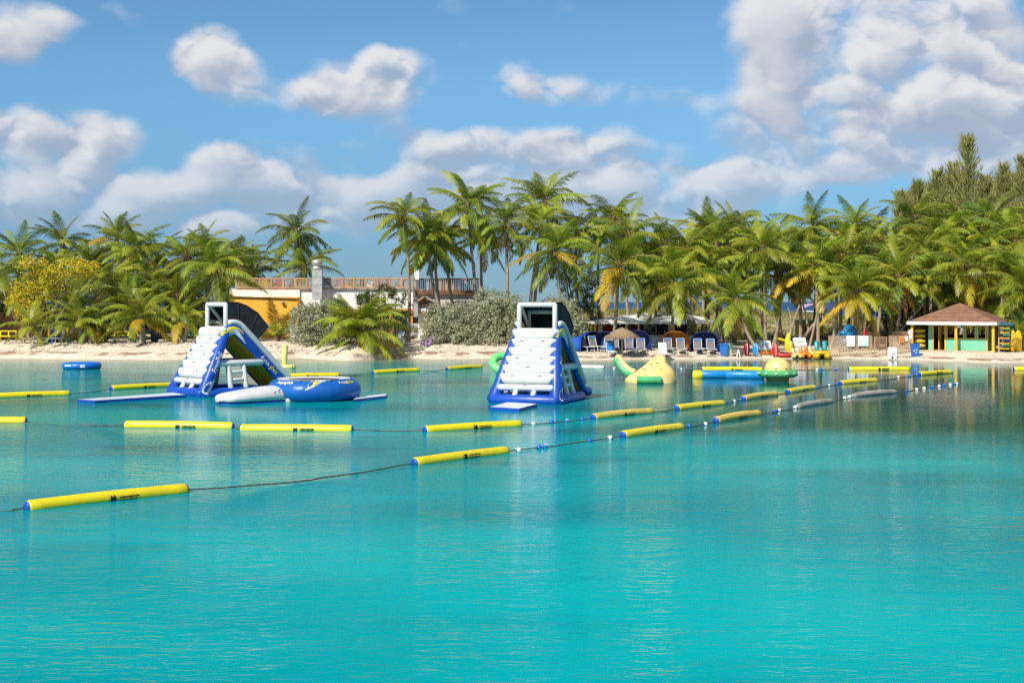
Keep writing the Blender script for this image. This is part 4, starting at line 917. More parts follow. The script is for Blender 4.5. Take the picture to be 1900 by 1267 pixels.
def iceberg():
    c = W(1207, 709); root = tag(empty('inflatable_iceberg', c), 'faded yellow inflatable iceberg with peaked top and green bumper', 'inflatable iceberg')
    s = c.y/F; seg = 28; vs = []; fs = []
    # outline in photo pixels from the centre: left edge, right edge at each height; depth follows
    lev = [(-4, -45, 46, .98), (3, -48, 48, 1.0), (9, -44, 47.5, .97), (15, -34, 46, .86), (21, -25, 44, .74), (27, -17, 40, .62), (33, -9, 33, .52), (39, -3, 30, .44), (44, 3, 29, .38), (48, 8, 27, .28), (50, 12, 22, .12)]
    for (h, l, r_, dp) in lev:
        for k in range(seg):
            a = 2*math.pi*k/seg; ca, sa = math.cos(a), math.sin(a)
            cx = (l+r_)/2; hw = (r_-l)/2; bul = 1+.05*math.sin(a*5+h*.15)+.04*math.sin(h*.7+a*2)
            x = cx+hw*(abs(ca)**.8)*(1 if ca > 0 else -1); y = 1.25*dp*(abs(sa)**.85)*(1 if sa > 0 else -1)*bul
            vs.append((x*s, y, h*s))
    n = len(lev)
    for i in range(n-1):
        for k in range(seg): fs.append((i*seg+k, i*seg+(k+1) % seg, (i+1)*seg+(k+1) % seg, (i+1)*seg+k))
    b = MB(); b.add(vs, fs, 0, True); b.add(vs[-seg:], [tuple(range(seg))], 0, True); ic = b.build('climbing_face', v_tan, root)
    for (hx, hz) in ((-3, 36), (10, 37), (-15, 27), (0, 27), (15, 26), (-9, 15), (5, 15), (19, 11), (25, 12)):
        dp = lerp(1.18, .5, hz/42)
        hb = MB(); hb.tube([(hx*s-.09, -dp+.1, hz*s), (hx*s-.07, -dp-.04, hz*s-.02), (hx*s+.07, -dp-.04, hz*s-.02), (hx*s+.09, -dp+.1, hz*s)], .022, 6); hb.build('handle', m_handle, ic)
    b = MB(); b.tube([(-29*s, -1.28, .18), (14*s, -1.28, .18)], .22, 14, 0, 'flat'); gb = b.build('bumper', v_green, root)
    b = MB(); b.tube([(14*s, -1.28, .18), (14.6*s, -1.28, .18)], .225, 14, 0, 'flat'); b.build('end_cap', v_sky, gb)
    # curved slide arm behind
    pts = smooth_poly([(-58*s, 2.4, 1.14), (-53*s, 2.3, .92), (-46*s, 2.1, .62), (-37*s, 1.9, .40), (-29*s, 1.7, .30)])
    b = MB(); b.tube(pts, .21, 14, 0, 'round'); b.build('slide_arm', v_green, root)
    b = MB(); b.tube([p+Vector((.10, .04, .15)) for p in pts], .20, 14, 0, 'round'); b.build('slide_bed', v_tan, root)
iceberg()
def saturn():
    c = W(1443, 706); root = tag(empty('saturn_rocker', c), 'dome-shaped pale yellow rocker with a green ring round its waist', 'inflatable rocker')
    b = MB(); b.lathe([(.0, 1.30), (.18, 1.285), (.40, 1.20), (.60, 1.02), (.70, .82), (.745, .60), (.74, .42), (.68, .2), (.60, .0), (.5, -.1)], 24); b.build('dome', v_tan, root)
    vs = []; b = MB(); n = 10
    for i in range(n):
        a0, a1 = 2*math.pi*i/n, 2*math.pi*(i+1)/n
        b.tube([(math.cos(a0)*.95, math.sin(a0)*.95, .40), (math.cos(a1)*.95, math.sin(a1)*.95, .40)], .20, 12, 0, 'flat')
        b.lathe([(.0, .2), (.14, .142), (.199, .0), (.14, -.142), (0, -.2)], 10, (math.cos(a0)*.95, math.sin(a0)*.95, .40))
    rg = b.build('ring', v_green, root)
    for k in range(8):
        a = -math.pi/2+(k-3.5)*.5; hb = MB(); hb.box((math.cos(a)*1.14, math.sin(a)*1.14, .44), (.16, .05, .06), 0, Matrix.Rotation(a+math.pi/2, 3, 'Z')); hb.build('handle', m_wprint, rg)
    for (a, z) in ((-1.4, .98), (-1.9, .72), (-1.1, .72), (-1.57, 1.2)):
        rr = .66 if z < .9 else .52 if z < 1.1 else .30; hb = MB(); hb.box((math.cos(a)*(rr+.10), math.sin(a)*(rr+.10), z), (.16, .03, .03), 0, Matrix.Rotation(a+math.pi/2, 3, 'Z')); hb.build('handle', m_handle, root)
saturn()
def beam():
    a, c = W(1303, 701), W(1412, 702); root = tag(empty('balance_beam', a), 'long sky-blue inflatable beam with yellow end, left of the domed rocker', 'inflatable beam')
    d = c-a; ln = d.length; b = MB(); b.tube([(0, 0, .17), (ln*.42, 0, .17)], .26, 14); b.tube([(ln*.42, 0, .17), (ln, d.y, .17)], .27, 14); b.build('tube', v_sky, root)
    b = MB(); b.tube([(-.42, 0, .15), (-.10, 0, .15)], .30, 14); b.build('end', v_yel, root)
beam()
def post_float():
    c = W(531, 683); root = tag(empty('post_float', c), 'yellow upright inflatable post on a floating base', 'inflatable post')
    b = MB(); b.tube([(-.12, 0, .1), (-.10, 0, .8), (-.08, 0, 1.48)], .19, 14); b.build('post', v_lemon, root)
    b = MB(); b.tube([(-.35, -.25, .08), (.40, -.25, .08)], .18, 10); b.tube([(-.35, .25, .08), (.40, .25, .08)], .18, 10); b.tube([(-.40, -.2, .08), (-.40, .2, .08)], .17, 10); b.tube([(.45, -.2, .08), (.45, .2, .08)], .17, 10); b.box((0, 0, .12), (.8, .5, .12)); b.build('base', v_lemon, root)
post_float()
def ring_float(px, py, Rr, r, rot, z, mt, name, label, cat):
    c = W(px, py); b = MB(); b.torus((0, 0, z), Rr, r, 28, 12, 0, rot); o = b.build(name, mt, None, c); return tag(o, label, cat)
ring_float(936, 690, .72, .26, Matrix.Rotation(R(38), 3, 'X') @ Matrix.Rotation(R(8), 3, 'Y'), .52, vinyl('bright_green_vinyl', (.13, .62, .20), (.22, .66, .2)), 'ring_float', 'bright green tilted ring float behind the middle slide', 'ring float')
def round_float():
    c = W(151.5, 684); root = tag(empty('round_float', c), 'small round blue trampoline float near the left bank', 'float')
    b = MB(); b.torus((0, 0, .20), 1.06, .22, 32, 12); tb = b.build('tube', vinyl('bright_blue_vinyl', (.008, .17, .62)), root)
    b = MB(); b.lathe([(0, .30), (1.0, .34), (1.02, .30), (0, .26)], 28); b.build('mat', v_sky, root)
    pb = MB()
    for (a0, a1, z0, z1) in ((-2.25, -1.85, .22, .30), (-1.35, -1.12, .14, .30)):
        vs = []
        for k in range(5):
            a = lerp(a0, a1, k/4)
            for z in (z0, z1):
                rr = 1.06+.228*math.cos(math.asin(min(1, max(-1, (z-.20)/.22)))); vs.append((math.cos(a)*rr, math.sin(a)*rr, z))
        pb.add(vs, [(2*k, 2*k+1, 2*k+3, 2*k+2) for k in range(4)])
    pb.build('print', m_wprint, tb)
round_float()

# ------------------------------------------------------------------ swim-line buoys, floats and ropes
def logo(b, r):
    fn = lambda x, y: Vector((x, -math.cos(y/r)*(r+.006), math.sin(y/r)*(r+.006)))
    for (cx, m_) in ((-.06, 1), (.05, -1)):
        pts = []
        for k in range(7):
            t = k/6; w = .045*math.sin(math.pi*min(.97, .12+t*.85)); y = -.10+.2*t; sx = .03*math.sin(t*3)*m_; pts += [fn(cx+sx-w, y), fn(cx+sx+w, y)]
        b.add(pts, [(2*k, 2*k+1, 2*k+3, 2*k+2) for k in range(6)])
    for (y, n) in ((.03, 9), (-.04, 8)):                         # two lines of print too small to read in the photo
        for k in range(n):
            x = .17+k*.055; w = .020+.006*(k*7 % 3); b.add([fn(x-w, y-.018), fn(x+w, y-.018), fn(x+w, y+.018), fn(x-w, y+.018)], [(0, 1, 2, 3)])
def bent_tube(L_, r, sag, seg=14, dented=False):
    pts = []; rs = []; n = 14
    for k in range(n+1):
        t = k/n; pts.append((lerp(-L_/2, L_/2, t), sag*math.sin(math.pi*t)*.5, sag*.25*math.sin(math.pi*t))); rs.append(r*(1-(.10*abs(math.sin(t*9)) if dented else 0)-(.25 if dented and t in (0, 1) else 0)))
    b = MB(); b.tube(pts, rs, seg); return b
BU = {}
def buoy_tree(kind):
    vm = {'y': v_yel, 't': v_buff, 'g': v_grey, 'w': v_bone}[kind]; r = .165
    root = empty('swim_line_buoy', (0, 0, 0)); tb = bent_tube(3.78, r, .05 if kind == 'y' else .12 if kind != 'g' else .10, 14, kind == 'g').build('tube', vm, root)
    for s in (-1, 1):
        b = MB()
        if kind == 'g': b.tube([(s*1.86, 0, 0), (s*1.99, 0, .02)], [.08, .05], 10)
        else: b.lathe([(0, 0), (r*.55, .0), (r*.74, .012), (r*.86, .04), (r*.84, .06)], 14)
        e = b.build('end_cap', v_blue if kind != 'g' else v_greyd, root)
        if kind != 'g': e.rotation_euler = (0, R(90*-s), 0); e.location = (s*(1.89+.097), 0, 0)
    if kind in 'yt':
        b = MB(); logo(b, r); tag(b.build('print', m_print, tb), kind='stuff')
    return root
ENDS = {}
def buoy(key, l, r_, kind, label, flip=1):
    a, c = W(*l), W(*r_); mid = (a+c)/2; dx = c.x-a.x; L_ = 4.0; dx = max(-3.98, min(3.98, dx)); dy = math.sqrt(L_*L_-dx*dx)*(1 if c.y > a.y else -1)
    if kind == 'w' or abs(c.y-a.y) < .6: dy = c.y-a.y
    if kind in BU: root = copy_tree(BU[kind])
    else: root = BU[kind] = buoy_tree(kind)
    jj = random.Random(len(ENDS)+3); root.location = (mid.x, mid.y, .055+jj.uniform(-.025, .015)); root.rotation_euler = (jj.uniform(-.25, .2), jj.uniform(-.006, .006), math.atan2(dy, dx)); d = Vector((dx, dy, 0)).normalized()*2.02
    tag(root, label, 'buoy', 'swim-line buoys'); ENDS[key] = (Vector((mid.x, mid.y, .05))-d, Vector((mid.x, mid.y, .05))+d)
buoy('1', (47, 945), (347, 913), 'y', 'bright yellow tube buoy nearest the viewer, lower left')
buoy('2', (768, 859), (941, 843), 'y', 'yellow tube buoy right of the long bare rope in the front line')
buoy('3', (1153, 811), (1266, 796), 'y', 'third yellow tube buoy of the front line, between pairs of small floats')
buoy('4', (1326, 784), (1409, 771), 't', 'dull mustard buoy of the front line with rope-tied left end')
buoy('5', (1480, 758), (1541, 746), 'g', 'darker limp grey-brown buoy in the front line')
buoy('6', (1590, 739), (1654, 727), 'g', 'paler limp grey buoy at the far end of the front line')
buoy('a', (785, 802), (967, 789), 'y', 'yellow buoy just below the middle slide tower')
buoy('b', (1098, 777), (1211, 767), 't', 'faded mustard buoy between two ropes of floats right of the middle slide')
buoy('c', (1255, 761), (1342, 750), 'y', 'yellow buoy of the second line below the iceberg')
buoy('d', (1379, 743), (1439, 733), 't', 'faded buff buoy of the second line below the domed rocker')
buoy('e', (1461, 729), (1511, 721), 'y', 'yellow buoy of the second line right below the domed rocker')
buoy('f', (1563, 714), (1621, 706), 'y', 'yellow buoy between the two grey limp ones and the shore')
buoy('g', (1712, 698), (1758, 691), 'y', 'small-looking yellow buoy in front of the hut deck')
buoy('h', (-150, 785), (42, 783.5), 'y', 'yellow buoy cut off by the left edge, same row as the long pair')
buoy('i', (233, 790.5), (433, 795.5), 'y', 'left one of the two yellow buoys tied end to end')
buoy('j', (445, 795.8), (657, 801), 'y', 'right one of the two yellow buoys tied end to end')
buoy('k', (-30, 739), (129, 733), 'y', 'yellow buoy reaching in from the left edge behind the long white mat')
buoy('l', (200, 724.5), (330, 716), 'y', 'yellow buoy running behind the left foot of the side-on slide tower')
buoy('m', (508, 700), (630, 697), 'y', 'yellow buoy behind the trampoline')
buoy('n', (691, 693.5), (777, 689), 'y', 'yellow buoy between the two slide towers, left of two')
buoy('o', (829, 686), (893, 683), 'y', 'yellow buoy between the two slide towers, near the green ring')
buoy('p', (1010, 684), (1121, 684), 'w', 'bleached white buoy behind the middle slide tower')
buoy('q', (1298, 686.5), (1419, 686.5), 'y', 'yellow buoy lying behind the sky-blue beam')
buoy('r', (1567, 686.5), (1695, 686.5), 'y', 'straight yellow buoy in front of the lattice fence')
buoy('s', (1875, 687), (2000, 687), 'y', 'yellow buoy cut off by the right edge')
def rope(a, c, label, sag=0.0, n=8, wob=.25, seed=0):
    rd = random.Random(seed); pts = []
    for k in range(n+1):
        t = k/n; e = math.sin(math.pi*t); pts.append(Vector(a).lerp(Vector(c), t)+Vector((0, 0, -.03*e))+Vector((rd.uniform(-1, 1), rd.uniform(-1, 1), 0))*wob*e*.5+Vector((0, -sag*e, 0)))
    b = MB(); o = Vector(pts[0]); b.tube([p-o for p in pts], .018, 5, 0, 'flat'); tag(b.build('rope', m_rope, None, o), label, 'rope', 'swim-line ropes'); return pts
FLM = [mat('float_blue', (.01, .13, .48), .4), mat('float_white', (.78, .78, .76), .45)]
def float_mesh(two):
    b = MB(); r = .09
    def ball(c, m0, m1):
        b.lathe([(0, r), (r*.6, r*.8), (r*.95, r*.3), (r, 0)], 10, c, m0); b.lathe([(r, 0), (r*.95, -r*.3), (r*.6, -r*.8), (0, -r)], 10, c, m1)
    if two: ball((0, 0, 0), 0, 0)
    else: ball((0, 0, 0), 1, 0)
    return b.mesh('line_float', FLM)
FLO = [float_mesh(False), float_mesh(True)]
FLW = MB(); FLW.lathe([(0, .09), (.055, .07), (.09, .025), (.09, -.025), (.055, -.07), (0, -.09)], 10); FLO.append(FLW.mesh('line_float', FLM[1]))
def floats(pts, ts, where, kinds=None):
    for i, t in enumerate(ts):
        f = t*(len(pts)-1); k = min(len(pts)-2, int(f)); p = pts[k].lerp(pts[k+1], f-k); o = put('line_float', FLO[(kinds[i] if kinds else i % 2)], None, (p.x, p.y, .035)); o.rotation_euler = (R(60), 0, i*1.3)
        lab = ('%s small float from the left %s' % (ordinal(i+1), where)) if len(ts) > 1 else 'only small float %s' % where
        tag(o, lab, 'float', 'small line floats')
E = ENDS
def line(k1, k2, label, where=None, ts=(), kinds=None, **kw):
    pts = rope(E[k1][1], E[k2][0], label, seed=ord(k1)+ord(k2), **kw)
    if ts: floats(pts, ts, where, kinds)
rope(W(-30, 950), E['1'][0], 'short dark rope running off the left edge from the nearest buoy')
line('1', '2', 'long bare dark rope between the two nearest yellow buoys', sag=.7, n=14)
line('2', '3', 'rope with floats between the second and third buoys of the front line', 'between second and third front-line buoys', (.08, .26, .32, .72, .9), (0, 1, 0, 1, 0))
line('3', '4', 'rope with two floats below the yellow buoy under the iceberg', 'before the dull mustard buoy', (.25, .62), (1, 0))
line('4', '5', 'rope with a pair of floats between mustard and limp buoys', 'between mustard and limp grey-brown buoys', (.42, .56, .96), (1, 0, 2))
line('5', '6', 'short rope between the two limp grey buoys', 'between the two limp grey buoys', (.62, .8, .9), (2, 2, 2))
rope(W(42, 784), E['i'][0], 'thin rope left of the end-to-end yellow buoys', .2); rope(E['i'][1], E['j'][0], 'very short link between the end-to-end yellow buoys', n=2)
line('j', 'a', 'rope from the end-to-end buoys to the one below the middle slide')
line('a', 'b', 'rope with floats right of the buoy below the middle slide', 'right of the buoy below the middle slide', (.16, .4, .6, .85), (0, 1, 0, 1))
line('b', 'c', 'bare rope between the faded mustard and yellow buoys of the second line')
line('c', 'd', 'rope with floats before the faded buff buoy', 'before the faded buff buoy', (.2, .55, .9), (1, 0, 1))
line('d', 'e', 'short rope below the domed rocker')
line('e', 'f', 'rope with floats in front of the catamarans', 'right of the buoy below the domed rocker', (.12, .55, .9), (1, 0, 1))
line('f', 'g', 'rope with floats in front of the hut', 'in front of the small-looking hut buoy', (.55, .75, .95), (0, 1, 0))
pts = rope(E['6'][1], W(1775, 713), 'string of small floats trailing right from the paler limp buoy'); floats(pts, (.15, .3, .42, .55, .68, .78, .88, .96, 1.0), 'trailing right of the paler limp buoy', (1, 2, 2, 1, 0, 1, 2, 1, 2))
rope(E['k'][1], E['l'][0], 'thin rope behind the long white mat'); line('m', 'n', 'rope between the trampoline and the middle slide, left stretch'); line('n', 'o', 'rope between the two yellow buoys left of the green ring')
pts = rope(E['p'][1], E['q'][0], 'far rope passing behind the iceberg'); floats(pts, (.10, .8), 'passing behind the iceberg', (0, 0))
pts = rope(E['q'][1], E['r'][0], 'far rope right of the domed rocker'); floats(pts, (.62, .68, .86), 'right of the domed rocker near the shore', (0, 1, 0))

# ------------------------------------------------------------------ buildings and everything on the beach
def pb(b, x0, y0, x1, y1, Y, depth, o, mi=0):                   # box whose front face fills that photo rectangle at distance Y
    a, c = P(x0, y1, Y), P(x1, y0, Y); b.box(((a.x+c.x)/2-o.x, Y+depth/2-o.y, (a.z+c.z)/2-o.z), (c.x-a.x, depth, c.z-a.z), mi)
def paint(name, c, rough=.6): return mat(name, c, rough, tuple(x*.8 for x in c), 2.2, bump=.004, bscale=14, lo=.4, hi=.75)
w_orange = mat('orange_plaster', (.88, .45, .045), .8, (.80, .39, .04), .6, bump=.01, bscale=8); w_white = mat('white_plaster', (.80, .78, .74), .8, (.72, .70, .66), .5, bump=.006)
w_conc = mat('concrete_panel', (.56, .53, .47), .9, (.44, .41, .36), .8, bump=.01); wood = mat('weathered_timber', (.50, .33, .20), .8, (.36, .22, .13), 2, bump=.01, stretch=(1, 1, .3))
wood_d = mat('dark_timber', (.20, .095, .045), .8, (.12, .055, .03), 1.4, bump=.01); wood_p = mat('pale_timber', (.60, .47, .32), .8, (.45, .34, .22), 2, bump=.006)
p_or = paint('orange_trim', (.62, .24, .05)); p_teal = paint('teal_door', (.02, .17, .13)); p_yel = paint('yellow_paint', (.80, .47, .02)); p_ylw = paint('lemon_paint', (.80, .62, .02)); p_mint = paint('mint_paint', (.20, .62, .42))
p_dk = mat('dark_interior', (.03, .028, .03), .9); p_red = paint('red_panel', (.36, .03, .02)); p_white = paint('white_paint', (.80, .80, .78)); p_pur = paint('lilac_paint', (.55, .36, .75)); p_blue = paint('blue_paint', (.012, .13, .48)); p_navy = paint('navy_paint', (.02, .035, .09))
metal = mat('galvanised_metal', (.60, .60, .58), .45, (.46, .45, .42), 3, metal=.5); roofm = mat('white_metal_roof', (.82, .82, .81), .5, (.60, .62, .63), .8); m_glass = mat('dark_glass', (.02, .025, .03), .08)
p_green = paint('green_paint', (.03, .19, .12)); p_grey = paint('grey_paint', (.36, .37, .36))

CHAIR = {}
def adirondack(loc, rz, m, label, group=None, sc=1.0):
    root = tag(empty('garden_chair', loc, rz), label, 'chair', group); root.scale = (sc,)*3
    if 'seat' not in CHAIR:
        b = MB()
        for k in range(5): b.bar((-.27, -.28+k*.12, .36-k*.028), (.27, -.28+k*.12, .36-k*.028), .10, .025)
        CHAIR['seat'] = b.mesh('seat', m); b = MB()
        for k in range(5): b.bar((-.24+k*.12, .24, .25), (-.30+k*.15, .52, .98-.05*abs(k-2)), .10, .025, 0, Vector((0, 1, .3)))
        CHAIR['back'] = b.mesh('backrest', m); b = MB(); b.bar((0, -.32, .58), (0, .36, .58), .13, .03); CHAIR['arm'] = b.mesh('arm', m)
        b = MB(); b.bar((0, -.28, 0), (0, -.28, .57), .05, .10); CHAIR['leg'] = b.mesh('leg', m); b = MB(); b.bar((0, .5, 0), (0, -.3, .37), .04, .11); CHAIR['rear'] = b.mesh('rear_leg', m)
    for nm, k, x in (('seat', 'seat', 0), ('backrest', 'back', 0), ('arm', 'arm', -.36), ('arm', 'arm', .36), ('leg', 'leg', -.33), ('leg', 'leg', .33), ('rear_leg', 'rear', -.29), ('rear_leg', 'rear', .29)):
        o = put(nm, CHAIR[k], root, (x, 0, 0)); o.material_slots[0].link = 'OBJECT'; o.material_slots[0].material = m
    return root

def deck_building():
    o = G(600, 124); o.z = ground(o.x, 124); root = tag(empty('deck_building', o), 'long building with orange wall, white upper wall and railed rooftop deck', 'building')
    b = MB(); pb(b, 425, 551, 553, 640, 124, 9, o); b.build('orange_wall', w_orange, root)
    b = MB(); a = P(425, 551, 124); c = P(553, 557, 124)       # thin dark roof edge, falling to the right
    b.bar((a.x-o.x, a.y-o.y-.05, a.z-o.z+.05), (c.x-o.x, c.y-o.y-.05, c.z-o.z+.12), .25, .07); b.build('roof_edge', wood_d, root)
    b = MB(); pb(b, 425, 536, 556, 553, 125, 9, o); pb(b, 553.2, 536, 766, 573, 125.2, 8, o); b.build('white_wall', w_white, root)
    b = MB(); pb(b, 553, 573, 768, 577, 124.9, .3, o); b.build('fascia_beam', p_or, root)
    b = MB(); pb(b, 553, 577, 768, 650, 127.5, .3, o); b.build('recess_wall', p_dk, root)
    for (x0, x1, m) in ((672, 692, p_teal), (694, 704, paint('purple_door', (.16, .07, .28))), (726, 757, p_teal)):
        b = MB(); pb(b, x0, 582, x1, 640, 126.6, .12, o); n = 4; d = b.build('door', m, root)
        b = MB(); pb(b, x0+2, 586, x1-2, 590, 126.55, .04, o); pb(b, x0+2, 610, x1-2, 612, 126.55, .04, o); b.build('rail', m, d)
    for x in (668, 706, 722, 762):
        b = MB(); pb(b, x, 577, x+4, 640, 125, .2, o); b.build('post', p_or, root)
    b = MB(); pb(b, 728, 590, 731.5, 632, 122, .17, o); b.build('bollard', p_ylw, root)
    # railing on the roof: posts, top rail and slatted panels
    Y = 124.9; n = 15; xs = [438+k*(766-438)/n for k in range(n+1)]
    b = MB(); pb(b, 436, 515.5, 770, 518.5, Y-.02, .16, o); b.build('top_rail', wood, root); b = MB(); pb(b, 436, 532.5, 770, 535.2, Y, .12, o); b.build('bottom_rail', wood, root)
    for x in xs:
        b = MB(); pb(b, x-1.6, 518.5, x+1.6, 532.6, Y-.02, .15, o); b.build('railing_post', wood, root)
    for k in range(n):
        b = MB(); x0, x1 = xs[k]+1.6, xs[k+1]-1.6; A = P(x0, 532.5, Y)-o; C_ = P(x1, 518.5, Y)-o; w, h = C_.x-A.x, C_.z-A.z; kind = (k*2+k//3) % 3
        if kind == 2:
            for j in range(7): x = A.x+w*(j+.5)/7; b.box((x, A.y+.05, A.z+h/2), (.055, .03, h))
        else:
            for j in range(-6, 8):
                t0, t1 = 0, 1; s0 = j*.17; p0 = (s0, 0); p1 = (s0+h, h)
                lo = max(0, -s0); hi = min(h, w-s0)
                if hi-lo < .06: continue
                q0 = (s0+lo, lo); q1 = (s0+hi, hi)
                if kind == 1: q0 = (w-q0[0], q0[1]); q1 = (w-q1[0], q1[1])
                b.bar((A.x+q0[0], A.y+.05, A.z+q0[1]), (A.x+q1[0], A.y+.05, A.z+q1[1]), .03, .055, 0, Vector((0, 1, 0)).cross(Vector((1, 0, 0))))
        b.build('railing_panel', wood, root)
    # darker plank railing on the right wing with concrete below
    b = MB(); pb(b, 768, 546, 886, 600, 128.6, 6, o); cw = b.build('concrete_wall', w_conc, root)
    for x in (786, 806, 828, 850, 870):
        b = MB(); pb(b, x, 547, x+.5, 590, 128.57, .03, o); b.build('panel_joint', p_grey, cw)
    b = MB(); pb(b, 766, 539.5, 889, 546.5, 128.2, .4, o); b.build('rim_beam', wood_d, root)
    b = MB(); pb(b, 766, 516.5, 889, 519, 128.1, .2, o); b.build('top_rail', wood_d, root)
    for k in range(31):
        b = MB(); x = 768.5+k*3.9; pb(b, x, 519, x+2.7, 539.4, 128.2+.05*(k % 2), .05, o); b.build('railing_board', wood_d if k % 3 else wood, root)  # every third board paler: the sunlit ones are put into the timber colour
    # gabled porch
    b = MB(); a = [P(764, 566, 124)-o, P(787, 551.5, 124)-o, P(813, 568, 124)-o]; d = Vector((0, 4.2, 0))
    b.add([a[0], a[1], a[2]], [(0, 1, 2)]); b.add([v+Vector((0, .15, 0)) for v in a], [(2, 1, 0)]); b.build('gable', wood_d, root)
    for (p, q) in ((a[0], a[1]), (a[1], a[2])):
        nn = Vector((0, 0, .09)); b = MB(); f = Vector((0, -.35, 0)); ext = (q-p)*.06
        p2 = p-ext if p is a[0] else p; q2 = q if p is a[0] else q+ext
        b.add([p2+f, q2+f, q2+d, p2+d, p2+f+nn, q2+f+nn, q2+d+nn, p2+d+nn], [(3,2,1,0),(4,5,6,7),(0,1,5,4),(1,2,6,5),(2,3,7,6),(3,0,4,7)]); rp = b.build('porch_roof', roofm, root)
        b = MB(); b.bar(p2+f+Vector((0, -.04, .02)), q2+f+Vector((0, -.04, .02)), .06, .16, 0, Vector((0, 0, 1))); b.build('barge_board', wood, rp)
    b = MB(); pb(b, 768, 572, 812, 578, 122.9, 2.5, o); b.build('lower_roof', roofm, root); b = MB(); pb(b, 768, 578, 812, 581, 122.95, .2, o); b.build('porch_beam', p_or, root)
    b = MB(); pb(b, 776, 581, 790, 634, 123.4, 2, o); b.build('porch_wall', w_white, root); b = MB(); pb(b, 790.1, 581, 793, 634, 123.3, .3, o); b.build('porch_post', p_or, root); b = MB(); pb(b, 758, 600, 775.9, 636, 124.4, .3, o); b.build('porch_panel', p_grey, root)
    b = MB(); pb(b, 767.5, 563, 775.5, 588, 122.5, .4, o); pb(b, 769, 553, 774, 563, 122.55, .3, o); b.build('meter_box', p_grey, root)
    # chimney with round ventilator
    b = MB(); pb(b, 579, 501, 597, 556, 123.6, .85, o); ch = b.build('chimney', metal, root)
    b = MB(); c = P(588, 500, 124)-o; b.lathe([(0, 0), (.42, 0), (.46, .1), (.34, .2), (.34, .3), (.46, .42), (.47, .66), (.40, .8), (.2, .86), (0, .87)], 18, c); b.build('ventilator', metal, ch)
    for y in (512, 528, 543):
        b = MB(); pb(b, 578.6, y, 597.4, y+.7, 123.57, .9, o); b.build('seam', metal, ch)
    b = MB(); c = P(626, 556, 124.7)-o; b.lathe([(.42, 0), (.42, .2), (.36, .42), (.22, .56), (0, .6)], 16, c); b.build('dome_vent', metal, root)
    b = MB(); pb(b, 521, 559, 526, 562, 123.6, .3, o); pb(b, 523, 561, 524, 566, 123.8, .1, o); b.build('flood_light', p_grey, root)
    b = MB(); c = P(765.5, 539, 124.6)-o; b.tube([c, c+Vector((0, 0, 2.9))], .05, 6, 0, 'flat'); b.box(c+Vector((-.12, 0, 2.9)), (.4, .2, .14)); b.build('lamp_post', p_grey, root)
    b = MB(); pb(b, 769, 502, 777.5, 519, 127.5, .3, o); b.build('roof_cabinet', p_white, root)
    b = MB(); pb(b, 425, 535.3, 766, 536.4, 125.3, 9, o); pb(b, 766, 538, 886, 539.3, 128.8, 6, o); b.build('deck_floor', wood, root)
    z = P(0, 535.3, 125.3).z+.01
    cols = [('yellow', p_ylw), ('red', paint('red_paint', (.55, .03, .03))), ('blue', p_blue), ('lilac', p_pur), ('orange', p_yel), ('green', p_green), ('white', p_white), ('pink', paint('pink_paint', (.65, .12, .22))), ('teal', p_teal)]
    for k, x in enumerate((492, 520, 607, 628, 648, 668, 690, 712, 742)):
        p = P(x, 530, 126.2); adirondack((p.x, p.y, z), R(170+k*11), cols[k][1], '%s garden chair behind the slatted railing of the rooftop deck' % cols[k][0], 'painted chairs on the rooftop deck')
deck_building()

